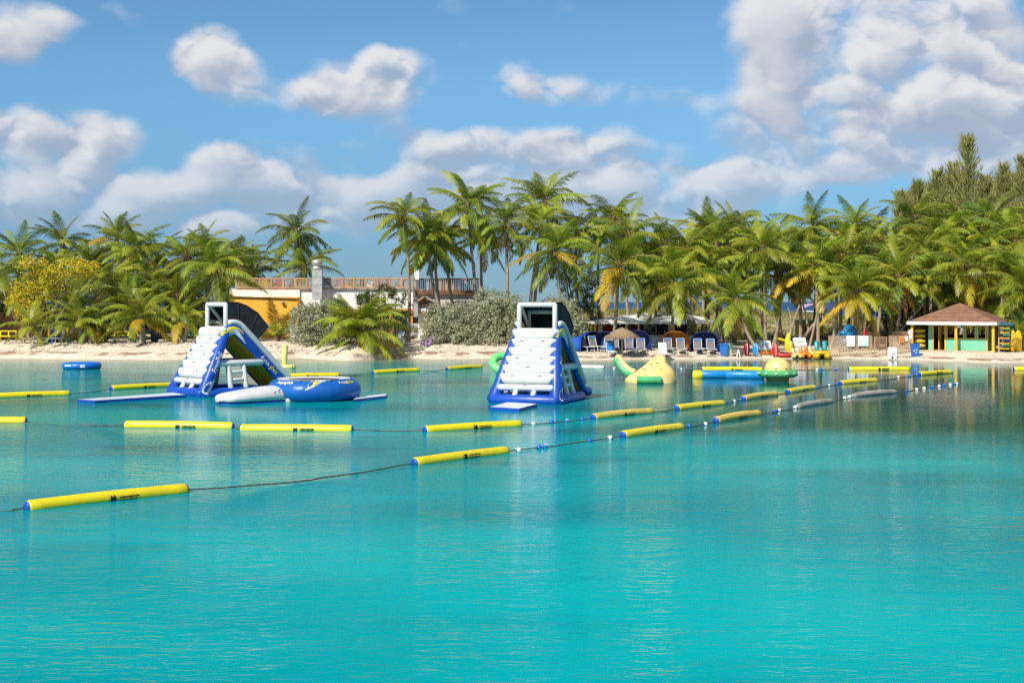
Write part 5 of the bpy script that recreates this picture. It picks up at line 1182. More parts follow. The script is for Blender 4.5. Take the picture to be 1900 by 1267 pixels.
def bar_pavilion():
    Y = 118.6; o = G(1210, Y); root = tag(empty('beach_bar', o), 'open beach bar under a low white metal hip roof', 'beach bar')
    A = P(1084, 599, Y)-o; B_ = P(1337, 599, Y)-o; dp = 9.5; zr = P(0, 577.5, Y+dp/2).z-o.z; ze = A.z+.06; xa, xb = A.x, B_.x; r0, r1 = P(1226, 578, Y+dp/2).x-o.x, P(1256, 578, Y+dp/2).x-o.x
    def plane(pts, name):
        b = MB(); n = (Vector(pts[1])-Vector(pts[0])).cross(Vector(pts[2])-Vector(pts[0])).normalized()*.06; q = [Vector(p) for p in pts]; k = len(q)
        b.add(q+[v-n for v in q], [tuple(range(k)), tuple(range(2*k-1, k-1, -1))]+[(i, i+k, (i+1) % k+k, (i+1) % k) for i in range(k)]); return b.build(name, roofm, root)
    fr = plane([(xa, 0, ze), (xb, 0, ze), (r1, dp/2, zr), (r0, dp/2, zr)], 'roof'); plane([(xb, dp, ze), (xa, dp, ze), (r0, dp/2, zr), (r1, dp/2, zr)], 'roof')
    plane([(xa, dp, ze), (xa, 0, ze), (r0, dp/2, zr)], 'roof'); plane([(xb, 0, ze), (xb, dp, ze), (r1, dp/2, zr)], 'roof')
    for k in range(1, 24):                                       # standing seams
        t = k/24; x0 = lerp(xa, xb, t); x1 = min(max(x0, r0), r1); f = 1.0
        if x0 < r0: f = (x0-xa)/(r0-xa); x1 = x0
        elif x0 > r1: f = (xb-x0)/(xb-r1); x1 = x0
        b = MB(); b.bar((x0, .02, ze+.02), (x1, dp/2*f, lerp(ze, zr, f)+.02), .035, .035); b.build('seam', roofm, fr)
    b = MB(); b.box(((xa+xb)/2, -.02, ze-.07), (xb-xa+.05, .05, .14)); b.build('fascia', p_white, root)
    for k in range(17):
        b = MB(); b.box((lerp(xa, xb, (k+.5)/17), .45, ze-.16), (.09, .9, .12)); b.build('rafter_end', p_white, root)
    for px in (1098, 1104.5, 1164, 1186.5, 1244, 1252, 1294):
        b = MB(); x = P(px, 600, Y).x-o.x; b.tube([(x, .7, -.1), (x, .7, ze-.1)], .095, 8, 0, 'flat'); b.build('post', p_ylw, root)
    for px in (1090, 1332):
        b = MB(); x = P(px, 600, Y).x-o.x; b.tube([(x, dp-.7, -.1), (x, dp-.7, ze-.1)], .095, 8, 0, 'flat'); b.build('post', p_ylw, root)
    xc0, xc1 = P(1193, 600, Y).x-o.x, P(1301, 600, Y).x-o.x
    b = MB(); b.box(((xc0+xc1)/2, 1.5, .45), (xc1-xc0, .25, 1.0)); b.build('counter', p_white, root)
    b = MB(); b.box(((xc0+xc1)/2, 1.4, .99), (xc1-xc0+.2, .6, .07)); b.build('counter_top', wood, root)
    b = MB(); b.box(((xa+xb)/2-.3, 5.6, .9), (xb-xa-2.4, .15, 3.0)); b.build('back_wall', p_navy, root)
    for (x0, x1) in ((1102, 1110), (1118, 1135), (1168, 1186), (1237, 1243), (1256, 1262)):
        b = MB(); pb(b, x0, 602, x1, 622, Y+5.4, .1, o); b.build('wall_panel', p_red, root)
    b = MB(); pb(b, 1110.4, 601, 1117.6, 646, Y+1.5, .4, o); b.build('pillar', p_grey, root)
    for (x0, x1) in ((1195, 1204), (1206, 1218)):
        b = MB(); pb(b, x0, 604, x1, 617, Y+1.45, .05, o); f = b.build('window', p_grey, root); b = MB(); pb(b, x0+1, 605, x1-1, 616, Y+1.42, .02, o); b.build('pane', m_glass, f)
    for (x0, x1, y1, dY) in ((1274, 1283, 622, 5.3), (1312, 1318, 640, 3.3), (1322, 1332, 640, 3.3)): b = MB(); pb(b, x0, 600, x1, y1, Y+dY, .2, o); b.build('light_panel', mat('cream_paint', (.55, .48, .36), .8), root)
    rd = random.Random(4)
    for k in range(9):
        x = lerp(xc0+.3, xc1-.3, (k+.5)/9); b = MB(); h = rd.uniform(.22, .36); b.lathe([(0, 0), (.05, 0), (.05, h*.6), (.018, h*.8), (.018, h), (0, h)], 8); q = b.build('bottle', [m_glass, p_green, p_red, p_white][k % 4], None, (o.x+x, o.y+1.45+rd.uniform(-.1, .1), o.z+1.025)); tag(q, '%s bottle from the left on the counter of the beach bar' % ordinal(k+1), 'bottle', 'bottles on the bar counter')
bar_pavilion()

def hut():
    c = Vector((36.45, 107.0, 0)); c.z = .22; root = tag(empty('rental_hut', c, R(-30)), 'mint green and yellow hut with brown shingled hip roof', 'hut')
    W_, D_ = 6.7, 6.0; ze, za = 2.85-c.z, 4.30-c.z
    b = MB(); b.box((-W_/2, 2.9, .22), (W_-.5, 5.4, .44)); b.build('deck', wood_p, root); b = MB(); b.box((-W_/2-.1, .0, .06), (W_+.1, .9, .26)); b.build('step', wood_p, root)
    cs = [Vector((-W_, 0, ze)), Vector((0, 0, ze)), Vector((0, D_, ze)), Vector((-W_, D_, ze))]; ap = Vector((-W_/2, D_/2, za))
    sh = [mat('brown_shingle', (.28, .14, .08), .9, (.20, .095, .055), 1.6, bump=.012, bscale=18), mat('brown_shingle_worn', (.33, .175, .105), .9, (.24, .12, .07), 1.6, bump=.012, bscale=18)]
    for k in range(4):
        a, d = cs[k], cs[(k+1) % 4]; rf = MB(); n = 16
        for j in range(n):
            t0, t1 = j/n, min(1, (j+1.25)/n); lift = Vector((0, 0, .035)); q = [a.lerp(ap, t0)+lift, d.lerp(ap, t0)+lift, d.lerp(ap, t1)+lift*.2, a.lerp(ap, t1)+lift*.2]
            rf.add(q+[a.lerp(ap, t0)-lift*.3, d.lerp(ap, t0)-lift*.3], [(0, 1, 2, 3), (4, 5, 1, 0)], (j*7+k) % 3 // 2)
        rf.build('roof', sh, root)
        fb = MB(); fb.bar(a+Vector((0, 0, -.10)), d+Vector((0, 0, -.10)), .06, .24); fb.build('fascia', p_white, root)
    b = MB(); b.box((-W_/2, D_/2, ze-.16), (W_-.3, D_-.3, .05)); b.build('ceiling', wood_p, root)
    for (x, y) in ((-W_+.3, .35), (-.3, .35), (-3.05, .35), (-.3, D_-.35), (-W_+.3, D_-.35)):
        b = MB(); b.box((x, y, ze/2-.05), (.19, .19, ze-.15)); b.build('post', p_yel, root)
    # front wall in lapped boards with door and three openings
    yw = 1.25; x0, x1 = -5.35, -.95; zt = ze-.2; zb = .44; zs = 1.32; zh = 2.32
    def boards(xa, xb, z0, z1, y, name='siding', along=None):
        b = MB(); n = max(1, round((z1-z0)/.13)); h = (z1-z0)/n
        for j in range(n): b.box(((xa+xb)/2, y-.012*(j % 2), z0+h*(j+.5)), (xb-xa, .07, h*.93))
        b.build(name, p_mint, root)
    boards(x0, -5.02, zb, zt, yw); boards(-4.02, x1, zb, zs, yw); boards(-4.02, x1, zh+.02, zt, yw)
    for x in (-4.02, -2.60, -1.72, x1-.02): boards(x-.10 if x > -4 else x, x+.12, zs, zh+.02, yw+.002)
    for (a, c_) in ((-3.9, -2.72), (-2.46, -1.84), (-1.58, -1.07)):
        b = MB(); b.box(((a+c_)/2, yw-.06, zs+.03), (c_-a+.16, .10, .07)); b.box(((a+c_)/2, yw-.06, zh), (c_-a+.16, .08, .05)); b.box((a-.04, yw-.06, (zs+zh)/2), (.06, .08, zh-zs)); b.box((c_+.04, yw-.06, (zs+zh)/2), (.06, .08, zh-zs)); b.build('window_frame', p_yel, root)
    b = MB(); b.box((-5.0, yw-.03, (zb+zt)/2), (.10, .14, zt-zb)); b.box((-4.06, yw-.03, (zb+zt)/2), (.10, .14, zt-zb)); b.box((-4.53, yw-.03, zt-.06), (1.0, .14, .1)); b.box((x1+.03, yw-.03, (zb+zt)/2), (.08, .12, zt-zb)); b.build('door_frame', p_yel, root)
    b = MB(); b.box((-5.0+.42, yw+.5, 1.35), (.06, .9, 1.8)); b.build('door', p_yel, root)
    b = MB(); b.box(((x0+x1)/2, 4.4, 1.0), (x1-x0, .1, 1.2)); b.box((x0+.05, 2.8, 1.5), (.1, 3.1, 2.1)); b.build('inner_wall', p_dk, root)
    for j in range(9):
        b = MB(); b.box((x1-.0+.02, 1.42+j*.34, 1.45), (.06, .22, 2.0)); b.build('side_board', wood_p if j % 2 else p_green, root)
    b = MB(); b.box((-3.05+.28, .28, 2.30), (.48, .04, .22)); sg = b.build('sign', p_white, root); b = MB(); b.box((-3.05+.45, .25, 2.30), (.16, .02, .16)); b.build('sign_picture', p_teal, sg)
    for k, (zz, cl, nm) in enumerate(((.82, (.05, .33, .12), 'green'), (1.22, (.03, .12, .42), 'deep blue'), (1.62, (.12, .50, .34), 'sea green'), (2.05, (.05, .38, .10), 'leaf green'), (2.38, (.04, .25, .36), 'teal'))):
        m = Matrix.Rotation(R(-30), 4, 'Z'); p = m @ Vector((.40, 2.6, zz)); hb = MB(); hb.tube([(0, -1.9+i*.38, .02*abs(i-5)**1.5*.4) for i in range(11)], [.05, .16, .23, .27, .29, .30, .29, .27, .23, .16, .05], 10, 0, 'round', (Vector((0, 0, 1)), .55))
        q = hb.build('kayak', vinyl('kayak_'+nm.replace(' ', '_'), cl), None, c+p, R(-30)); tag(q, '%s kayak on the rack beside the hut, %s from the bottom' % (nm, ordinal(k+1)), 'kayak', 'kayaks on the rack')
    rk = tag(empty('kayak_rack', c+Matrix.Rotation(R(-30), 4, 'Z') @ Vector((.4, 1.2, 0)), R(-30)), 'yellow timber rack holding kayaks at the right side of the hut', 'rack')
    for y in (-.2, 2.6):
        b = MB(); b.box((-.42, y, 1.2), (.10, .12, 2.4)); b.build('upright', wood, rk)
        for zz in (.68, 1.08, 1.48, 1.90, 2.25):
            b = MB(); b.box((-.02, y, zz-.05), (.75, .09, .07)); b.build('arm', p_yel, rk)
    for k, zz in enumerate((.75, 1.1, 1.5, 1.9)):
        p = Matrix.Rotation(R(-30), 4, 'Z') @ Vector((-6.0, 1.35, zz)); hb = MB(); hb.tube([(-.38, 0, 0), (-.2, -.05, .02), (.1, -.04, .02), (.34, 0, 0)], [.11, .17, .17, .1], 10); q = hb.build('life_vest', vinyl('vest_yellow', (.66, .48, .03)), None, c+p, R(-30)); tag(q, 'yellow life vest on the shelf left of the hut door, %s from the bottom' % ordinal(k+1), 'life vest', 'life vests by the hut door')
    sf = tag(empty('vest_shelf', c+Matrix.Rotation(R(-30), 4, 'Z') @ Vector((-6.0, 1.35, .44)), R(-30)), 'dark shelf stacked with yellow vests left of the hut door', 'shelf')
    for zz in (.12, .46, .86, 1.26, 1.75):
        b = MB(); b.box((0, .1, zz), (.95, .5, .04)); b.build('shelf_board', wood_d, sf)
    b = MB(); b.box((0, .38, .95), (1.0, .05, 1.9)); b.build('back_panel', p_dk, sf)
hut()

def lattice(px0, px1, py0, py1, Y, label, diag=2, m=None, lean=0):
    a, c = P(px0, py1, Y), P(px1, py0, Y); z0 = ground((a.x+c.x)/2, Y)-.02; a.z = z0; w, h = c.x-a.x, c.z-a.z; root = tag(empty('lattice_panel', a), label, 'fence', 'lattice fence panels'); m = m or wood_p
    for dg in range(diag):
        b = MB(); st = .20; j = -h
        while j < w:
            lo = max(0, -j); hi = min(h, w-j)
            if hi-lo > .05:
                q0, q1 = (j+lo, lo), (j+hi, hi)
                if dg: q0, q1 = (w-q0[0], q0[1]), (w-q1[0], q1[1])
                b.bar((q0[0], dg*.018, q0[1]), (q1[0], dg*.018, q1[1]), .016, .05, 0, Vector((0, 0, 1)))
            j += st
        b.build('lattice_strips', m, root)
    for (x, z, sx, sz) in ((w/2, h+.02, w+.1, .05), (0, h/2, .07, h), (w, h/2, .07, h)):
        b = MB(); b.box((x, .01, z), (sx, .06, sz)); b.build('frame', wood, root)
    return root
lattice(1538, 1617, 624, 652, 110.2, 'long lattice panel with two towels hung over it')
lattice(1623, 1645, 626, 656, 109.2, 'separate narrow lattice panel with close diagonal slats', 1, wood)
lattice(1650, 1690, 624, 654, 109.6, 'lattice panel beside the blue recycling bin')
lattice(1586, 1632, 617, 640, 114, 'rear lattice panel showing above the towels', 2, wood); lattice(1657, 1688, 616, 640, 114, 'rear lattice panel near the hut post', 2, wood)
def towel(px0, px1, py0, py1, Y, m, label, seed):
    rd = random.Random(seed); a, c = P(px0, py1, Y), P(px1, py0, Y); w, h = c.x-a.x, c.z-a.z; b = MB(); n = 9; vs = []; fs = []
    for side in (0, 1):
        for i in range(n+1):
            for j in range(5):
                y = (.035*math.sin(i*1.7+seed)*(1-j/5)-.06)*(1 if side == 0 else -1)+.03; hh = h if side == 0 else h*.5
                vs.append((w*i/n, y, h-hh*(1-j/4)))
    for i in range(n):
        for j in range(4): fs.append((i*5+j, (i+1)*5+j, (i+1)*5+j+1, i*5+j+1)); q = (n+1)*5; fs.append((q+i*5+j, q+i*5+j+1, q+(i+1)*5+j+1, q+(i+1)*5+j))
        fs.append((i*5+4, (i+1)*5+4, (n+1)*5+(i+1)*5+4, (n+1)*5+i*5+4))
    b.add(vs, fs, 0, True); tag(b.build('towel', m, None, a), label, 'towel', 'towels and clothes on the lattice')
towel(1571, 1586, 623, 643, 110.1, mat('white_towel', (.82, .82, .80), .95), 'plain white towel over the lattice', 1)
towel(1592, 1611, 623, 642, 110.1, mat('mint_towel', (.46, .68, .62), .95, (.72, .80, .76), 5, stretch=(1, .1, .05)), 'mint striped towel over the lattice', 2)
towel(1669, 1677, 624, 636, 109.5, mat('orange_cloth', (.85, .20, .03), .9), 'orange cloth on the lattice', 3); towel(1679, 1684, 624, 633, 109.5, mat('pale_cloth', (.75, .76, .8), .9), 'small pale cloth beside the orange one', 4); towel(1686, 1693, 612, 628, 109.2, mat('cream_cloth', (.78, .75, .68), .9), 'cream shirt hanging near the hut post', 5)

def bin_(px, py, Y, m, label, w=.62, h=.9, symbol=False, lid=True):
    p = G(px, Y); root = tag(empty('bin', p, R(-8)), label, 'bin'); b = MB(); t = .82
    b.add([(-w/2*t, -w/2*t, 0), (w/2*t, -w/2*t, 0), (w/2*t, w/2*t, 0), (-w/2*t, w/2*t, 0), (-w/2, -w/2, h), (w/2, -w/2, h), (w/2, w/2, h), (-w/2, w/2, h)], [(3,2,1,0),(0,1,5,4),(1,2,6,5),(2,3,7,6),(3,0,4,7)]); b.build('body', m, root)
    b = MB(); b.box((0, 0, h+.03), (w*1.06, w*1.06, .08)); b.box((0, -w*.48, h*.88), (w*.9, .05, .05)); b.build('lid', m, root)
    if symbol:
        b = MB()
        for k in range(3):
            a = k*2.094+.4; q = Vector((math.cos(a)*.10, -w*.455, h*.46+math.sin(a)*.10)); d = Vector((-math.sin(a), .0, math.cos(a)))
            b.bar(q-d*.085, q+d*.03, .012, .05, 0, Vector((0, 1, 0))); b.add([q+d*.03+Vector((math.cos(a)*.06, -.006, math.sin(a)*.06)), q+d*.03-Vector((math.cos(a)*.06, .006, math.sin(a)*.06)), q+d*.11+Vector((0, -.006, 0))], [(0, 1, 2)])
        b.build('recycling_symbol', m_wprint, root)
bin_(1698, 656, 107.9, p_blue, 'blue recycling bin with white arrows beside the hut deck', symbol=True)
bin_(1343, 656, 110, paint('bright_blue_paint', (.012, .16, .55)), 'bright blue bin at the end of the sunshades'); bin_(1354, 656, 110.2, paint('sage_paint', (.42, .50, .34)), 'pale green bin next to the bright blue one', .5)
def board(px, py, Y, m, label, w, h, notch=True):
    p = G(px, Y); root = tag(empty('sandwich_board', p, R(-6)), label, 'sign')
    for s in (-1, 1):
        b = MB(); r = Matrix.Rotation(s*R(12), 3, 'X'); pl = [(-w/2, 0), (-.10, 0), (-.05, h*.3), (.05, h*.3), (.10, 0), (w/2, 0), (w/2, h), (-w/2, h)] if notch else [(-w/2, 0), (-w/2+.06, 0), (0, h*.75), (w/2-.06, 0), (w/2, 0), (.03, h), (-.03, h)]
        b.prism(pl, .03, 1, -.015); vs = [r @ Vector(v) for v in b.v]; b.v = [(v.x, v.y+s*.21*h, v.z) for v in vs]; pn = b.build('panel', m, root)
        if notch and s < 0: q = MB(); q.box((.04, -.19*h-.06+.01, h*.56), (.26, .03, .05)); q.build('print', p_grey, pn)
board(1655.5, 655, 108, p_white, 'white board with notched feet leaning by the lattice', .64, .92); board(1370, 654, 109.8, p_white, 'small white A-frame stand on the sand by the curved palm', .34, .65, False)

# loungers, sunshades, parasol
LG = {}
sling = mat('grey_sling', (.15, .15, .16), .7, (.21, .20, .20), 4); sling_w = mat('white_sling', (.78, .78, .76), .7); alu = mat('white_tube_frame', (.74, .74, .74), .4)
def lounger(loc, rz, label, group, m=sling, back=62, blue=None, key='g'):
    root = tag(empty('sun_lounger', loc, rz), label, 'sun lounger', group)
    def piece(nm, f):
        k = (nm, key, back)
        if k not in LG: b = MB(); f(b); LG[k] = b
        return LG[k]
    a = R(back); hp = Vector((0, .35, .36)); tp = hp+Vector((0, math.cos(a), math.sin(a)))*.82
    def seat(b):
        n = 9
        for j in range(n): y = lerp(-1.0, .33, (j+.5)/n); b.box((0, y, .36-.015*math.sin(j)), (.56, 1.33/n*.9, .02))
    def backr(b):
        n = 6; rm = Matrix.Rotation(a, 3, 'X')
        for j in range(n): b.box(hp.lerp(tp, (j+.5)/n*.94), (.56, .82/n*.88, .02), 0, rm)
    b = MB(); seat(b); b.build('seat', m, root); b = MB(); backr(b); b.build('backrest', m, root)
    b = MB(); b.box(hp.lerp(tp, .93)+Vector((0, -.02, .01)), (.57, .12, .035), 0, Matrix.Rotation(a, 3, 'X')); b.build('head_strip', blue or p_blue, root)
    b = MB()
    for x in (-.31, .31): b.tube([(x, -1.02, .36), (x, .36, .37), (x, tp.y, tp.z+.02)], .022, 6, 0, 'flat')
    b.tube([(-.31, -1.02, .36), (.31, -1.02, .36)], .022, 6, 0, 'flat'); b.tube([(-.31, tp.y, tp.z+.02), (.31, tp.y, tp.z+.02)], .022, 6, 0, 'flat'); b.build('frame', alu, root)
    for x in (-.31, .31):
        for (y, y2) in ((-.85, -.95), (.15, .35)):
            b = MB(); b.tube([(x, y, .36), (x, y2, 0)], .022, 6, 0, 'flat'); b.build('leg', alu, root)
    return root
def hood(px, Y, w, h, rz, m, label):
    p = G(px, Y); root = tag(empty('clamshell_sunshade', p, rz), label, 'sunshade', 'clamshell sunshades'); vs = []; fs = []; n, k = 16, 9
    for i in range(n+1):
        t = math.pi*i/n; ax, az = math.cos(t), math.sin(t); ax = (abs(ax)**.75)*(1 if ax > 0 else -1); az = az**.62
        for j in range(k+1):
            s = j/k; f = math.cos(s*math.pi/2)**.55 if s < 1 else 0; vs.append((ax*w/2*lerp(1, f, .9), lerp(-.35, 1.05, math.sin(s*math.pi/2)), az*h*lerp(1, f, .95)))
    for i in range(n):
        for j in range(k): fs.append((i*(k+1)+j, (i+1)*(k+1)+j, (i+1)*(k+1)+j+1, i*(k+1)+j+1))
    b = MB(); b.add(vs, fs, 0, True); me = b.build('canopy', m, root); sm = me.modifiers.new('thickness', 'SOLIDIFY'); sm.thickness = .02
    b = MB(); b.tube([Vector(vs[i*(k+1)])+Vector((0, -.01, 0)) for i in range(n+1)], .025, 6, 0, 'flat'); b.build('hoop', m, root)
    b = MB(); mid = n//2; b.tube([Vector(vs[mid*(k+1)+j])+Vector((0, -.015, -.02)) for j in range(k)], .012, 5, 0, 'flat'); b.build('seam', mat('pale_seam', (.45, .5, .6), .8), root)
c_blue = mat('blue_canvas', (.010, .035, .20), .8, (.012, .05, .26), 1.5, transl=.12, tcol=(.02, .16, .6)); c_or = mat('orange_canvas', (.62, .26, .03), .8, (.52, .20, .02), 1.5, transl=.15); c_bl2 = mat('bright_blue_canvas', (.008, .11, .50), .8, (.01, .07, .35), 1.5, transl=.12)
hood(1073, 111.6, 1.7, 1.15, R(75), c_bl2, 'bright blue sunshade seen from its side next to the silvery bush'); hood(1096, 113, 2.2, 1.45, R(38), c_blue, 'dark blue sunshade tilted away, second from the silvery bush')
hood(1126, 113, 2.2, 1.45, R(-30), c_blue, 'dark blue sunshade just left of the thatched parasol'); hood(1180, 113, 2.35, 1.6, 0, c_blue, 'dark blue sunshade just right of the thatched parasol')
hood(1252, 112.6, 2.35, 1.55, 0, c_or, 'orange sunshade, the only one of that colour'); hood(1306.5, 112.3, 2.35, 1.58, 0, c_blue, 'dark blue sunshade at the right end of the row')
GLg = 'loungers under the sunshades'
for (px, rz, lab) in ((1086, 25, 'grey lounger angled before the sunshade nearest the silvery bush'), (1105, 25, 'grey lounger left of the parasol, angled, second of its pair'), (1126, -15, 'grey lounger behind the leaning trunk left of the parasol'), (1141, 0, 'grey lounger hidden partly by the parasol pole'),
                      (1168, 0, 'left grey lounger under the sunshade right of the parasol'), (1190, 0, 'right grey lounger under the sunshade right of the parasol'), (1240, 0, 'left lounger under the orange sunshade'), (1264, 0, 'right lounger under the orange sunshade'), (1296, 0, 'left lounger under the rightmost sunshade'), (1320, 0, 'right lounger under the rightmost sunshade')):
    lounger(G(px, 111.4), R(rz), lab, GLg, sling, 66)
for (px, Y) in ((1179, 111.2), (1252, 111.2), (1308, 111.2)):
    p = G(px, Y); t = tag(empty('side_table', p), 'small white side table between the loungers %s' % {1179: 'right of the parasol', 1252: 'under the orange sunshade', 1308: 'under the rightmost sunshade'}[px], 'side table', 'small side tables')
    b = MB(); b.box((0, 0, .42), (.45, .45, .03)); b.build('top', alu, t)
    for x in (-.18, .18):
        for y in (-.18, .18): b = MB(); b.tube([(x, y, .41), (x, y, 0)], .018, 6, 0, 'flat'); b.build('leg', alu, t)
lounger(G(1134, 108.6), R(4), 'white lounger with bright blue towel at the water edge by the parasol', None, sling_w, 70, c_bl2, 'w'); lounger(G(1233, 108.9), R(12), 'white lounger alone at the water edge before the slanting palm', None, sling_w, 72, p_white, 'w')
q = MB(); q.box((0, .52, .72), (.58, .04, .55), 0, Matrix.Rotation(R(-20), 3, 'X')); tag(q.build('towel', mat('blue_towel', (.012, .22, .66), .9), None, G(1134, 108.6)+Vector((0, -.12, 0)), R(4)), 'bright blue towel over the back of the white lounger at the water edge', 'towel')
def parasol():
    p = G(1154, 109); root = tag(empty('thatched_parasol', p), 'round parasol thatched with dry palm on a wooden pole', 'parasol'); rd = random.Random(3)
    zt = P(0, 606, 109).z-p.z; zr = P(0, 625, 109).z-p.z; b = MB(); b.tube([(0, 0, -.2), (.02, 0, zt*.5), (0, 0, zt-.1)], .075, 8, 0, 'flat'); b.build('pole', wood_p, root)
    b = MB(); Rr = 1.32
    b.lathe([(0, zt-.05), (.4, lerp(zt, zr, .26)), (Rr*.62, lerp(zt, zr, .52)), (Rr*.96, zr-.02), (Rr*.9, zr-.10), (0, zr+.2)], 24)
    for k in range(2600):
        a = rd.uniform(0, 6.283); s = rd.random()**.6; r0 = s*Rr; z0 = lerp(zt, zr, .12+.83*s**1.15)+.02; l = rd.uniform(.2, .42); d = Vector((math.cos(a+rd.gauss(0, .15)), math.sin(a+rd.gauss(0, .15)), -(.42+.75*s*s)+rd.uniform(-.1, .14))).normalized(); q = Vector((math.cos(a)*r0, math.sin(a)*r0, z0)); w = Vector((-math.sin(a), math.cos(a), 0))*rd.uniform(.012, .026)
        b.add([q-w, q+w, q+d*l], [(0, 1, 2)])
    b.build('thatch', mat('dry_thatch', (.36, .26, .15), .95, (.22, .15, .085), 9), root)
    for k in range(6):
        a = k*1.047; b = MB(); b.tube([(0, 0, zr+.15), (math.cos(a)*Rr*.85, math.sin(a)*Rr*.85, zr-.03)], .025, 5, 0, 'flat'); b.build('rib', wood_p, root)
parasol()

# rental boats on the sand
def oval(px, Y, w, h, m, label, rz=0, th=.45):
    p = G(px, Y); root = tag(empty('upright_float', p, rz), label, 'float', 'upright oval floats on the sand'); b = MB(); vs = []; n = 14
    b.lathe([(0, -.5), (.22, -.48), (.38, -.38), (.47, -.2), (.5, 0), (.47, .2), (.38, .38), (.22, .48), (0, .5)], 18); b.v = [(x*w, y*th, z*h+h*.48) for x, y, z in b.v]; sh = b.build('tube', m, root)
    b = MB(); pts = [(.02, -math.sqrt(max(0, .25-(t-.5)**2))*th*1.03-.004, (t-.02)*h) for t in [i/14 for i in range(15)]]; b.tube(pts, .022, 5, 0, 'flat'); b.build('band', m_wprint, sh)
oval(1385.5, 110.6, .5, 1.0, vinyl('dark_red', (.22, .012, .02)), 'dark red upright oval float, leftmost of the rental boats'); oval(1402, 110.4, .52, 1.05, v_sky, 'light blue upright oval float by the curved palm trunk', R(20)); oval(1438.5, 110.4, .55, 1.05, vinyl('red_vinyl', (.60, .02, .04)), 'red upright oval float with white band')
oval(1466, 111.4, .5, 1.1, vinyl('sun_yellow', (.85, .55, .01)), 'yellow upright barrel-shaped float'); oval(1503.5, 112.5, .46, .62, v_blue, 'small deep blue oval float behind the pedal boats')
def parrot():
    p = G(1457, 112.4); root = tag(empty('inflatable_bird', p), 'yellow inflatable with long beak-like arm above the red kayak', 'inflatable toy')
    b = MB(); b.tube([(.2, 0, .3), (.18, 0, .9), (.25, 0, 1.35)], [.26, .22, .2], 10); b.tube([(.15, 0, .95), (-.25, 0, 1.05), (-.6, 0, 1.12)], [.1, .08, .12], 8); b.build('body', v_yel, root)
    b = MB()
    for k in range(4): b.tube([(.25, 0, 1.3), (.25+.1*(k-1), 0, 1.62)], [.06, .02], 6)
    b.build('crest', v_lemon, root)
parrot()
def flat_kayak(px, Y, m, label, rz, L_=1.6):
    p = G(px, Y); b = MB(); n = 11; b.tube([(lerp(-L_/2, L_/2, i/10), 0, .18+.16*abs(i/5-1)**2.2) for i in range(n)], [.04, .15, .23, .27, .29, .29, .29, .27, .23, .15, .04], 12, 0, 'round', (Vector((0, 0, 1)), .6)); root = tag(empty('kayak', p, rz), label, 'kayak'); b.build('hull', m, root)
    b = MB(); b.torus((0, 0, .34), .22, .035, 16, 6, 0, None, 1.5); b.build('cockpit_rim', m_print, root)
flat_kayak(1457, 110.2, vinyl('kayak_red', (.62, .03, .03)), 'red kayak lying on the sand in front of the yellow barrel float', R(-12))
PB = {}
def pedal_boat(px, Y, m, label, rz, sc=1.0, seatm=None):
    root = tag(empty('pedal_boat', G(px, Y), rz), label, 'pedal boat', 'pedal boats on the sand'); root.scale = (sc,)*3
    for s in (-1, 1):
        b = MB(); b.tube([(s*.36, -1.1, .26), (s*.36, -.9, .24), (s*.37, 0, .25), (s*.37, 1.0, .3)], [.14, .24, .25, .2], 12); b.build('hull', m, root)
    b = MB(); b.box((0, .1, .50), (1.05, 1.7, .14)); b.tube([(-.45, -.85, .46), (.45, -.85, .46)], .12, 10); b.build('deck', m, root)
    for s in (-.27, .27):
        b = MB(); b.tube([(s, .1, .62), (s, .5, .62)], .17, 10, 0, 'round', (Vector((0, 0, 1)), .5)); b.tube([(s, .58, .66), (s, .78, 1.12)], .17, 10, 0, 'round', (Vector((0, 1, 0)), .5)); b.build('seat', seatm or m, root)
    b = MB(); b.tube([(0, -.6, .55), (0, -.35, .95)], .03, 6); b.tube([(-.18, -.35, .95), (.18, -.35, .95)], .025, 6); b.build('steering_bar', m_print, root)
v_org = vinyl('orange_vinyl', (.80, .24, .015)); v_teal = vinyl('teal_vinyl', (.02, .30, .34)); v_amber = vinyl('amber_vinyl', (.86, .47, .012))
pedal_boat(1477, 109.9, v_tan, 'buff pedal boat left of the orange one', 0, .62); pedal_boat(1493, 109.9, v_org, 'orange pedal boat between the buff ones', 0, .70); pedal_boat(1508, 110.6, v_tan, 'buff pedal boat squeezed between orange and amber ones', 0, .6)
pedal_boat(1524, 109.7, v_amber, 'large amber pedal boat with teal seats beside the lattice', R(-8), 1.12, v_teal)
def catamaran_seat(px, Y, label, w, m2):
    p = G(px, Y); root = tag(empty('catamaran_seat', p), label, 'boat seat', 'white moulded boat seats'); 
    b = MB(); b.tube([(-w/2, 0, .55), (w/2, 0, .55)], .22, 12); b.tube([(-w/2+.05, .22, .95), (w/2-.05, .22, .95)], .18, 12); b.box((0, .1, .75), (w, .3, .5)); sb = b.build('shell', p_white, root)
    for z in (.66, .8): q = MB(); q.box((.05, -.075, z), (w*.45, .04, .05)); q.build('slot', p_grey, sb)
    b = MB(); b.tube([(-w/2, 0, .2), (-w*.05, 0, .2)], .19, 10); b.tube([(w*.1, 0, .2), (w/2, 0, .2)], .19, 10); b.build('pontoon', m2, root)
catamaran_seat(1420, 111, 'white moulded boat seat with orange floats, left of the red oval', .85, v_org); catamaran_seat(1484, 113.2, 'white moulded boat seat above the buff pedal boats', .95, v_white)
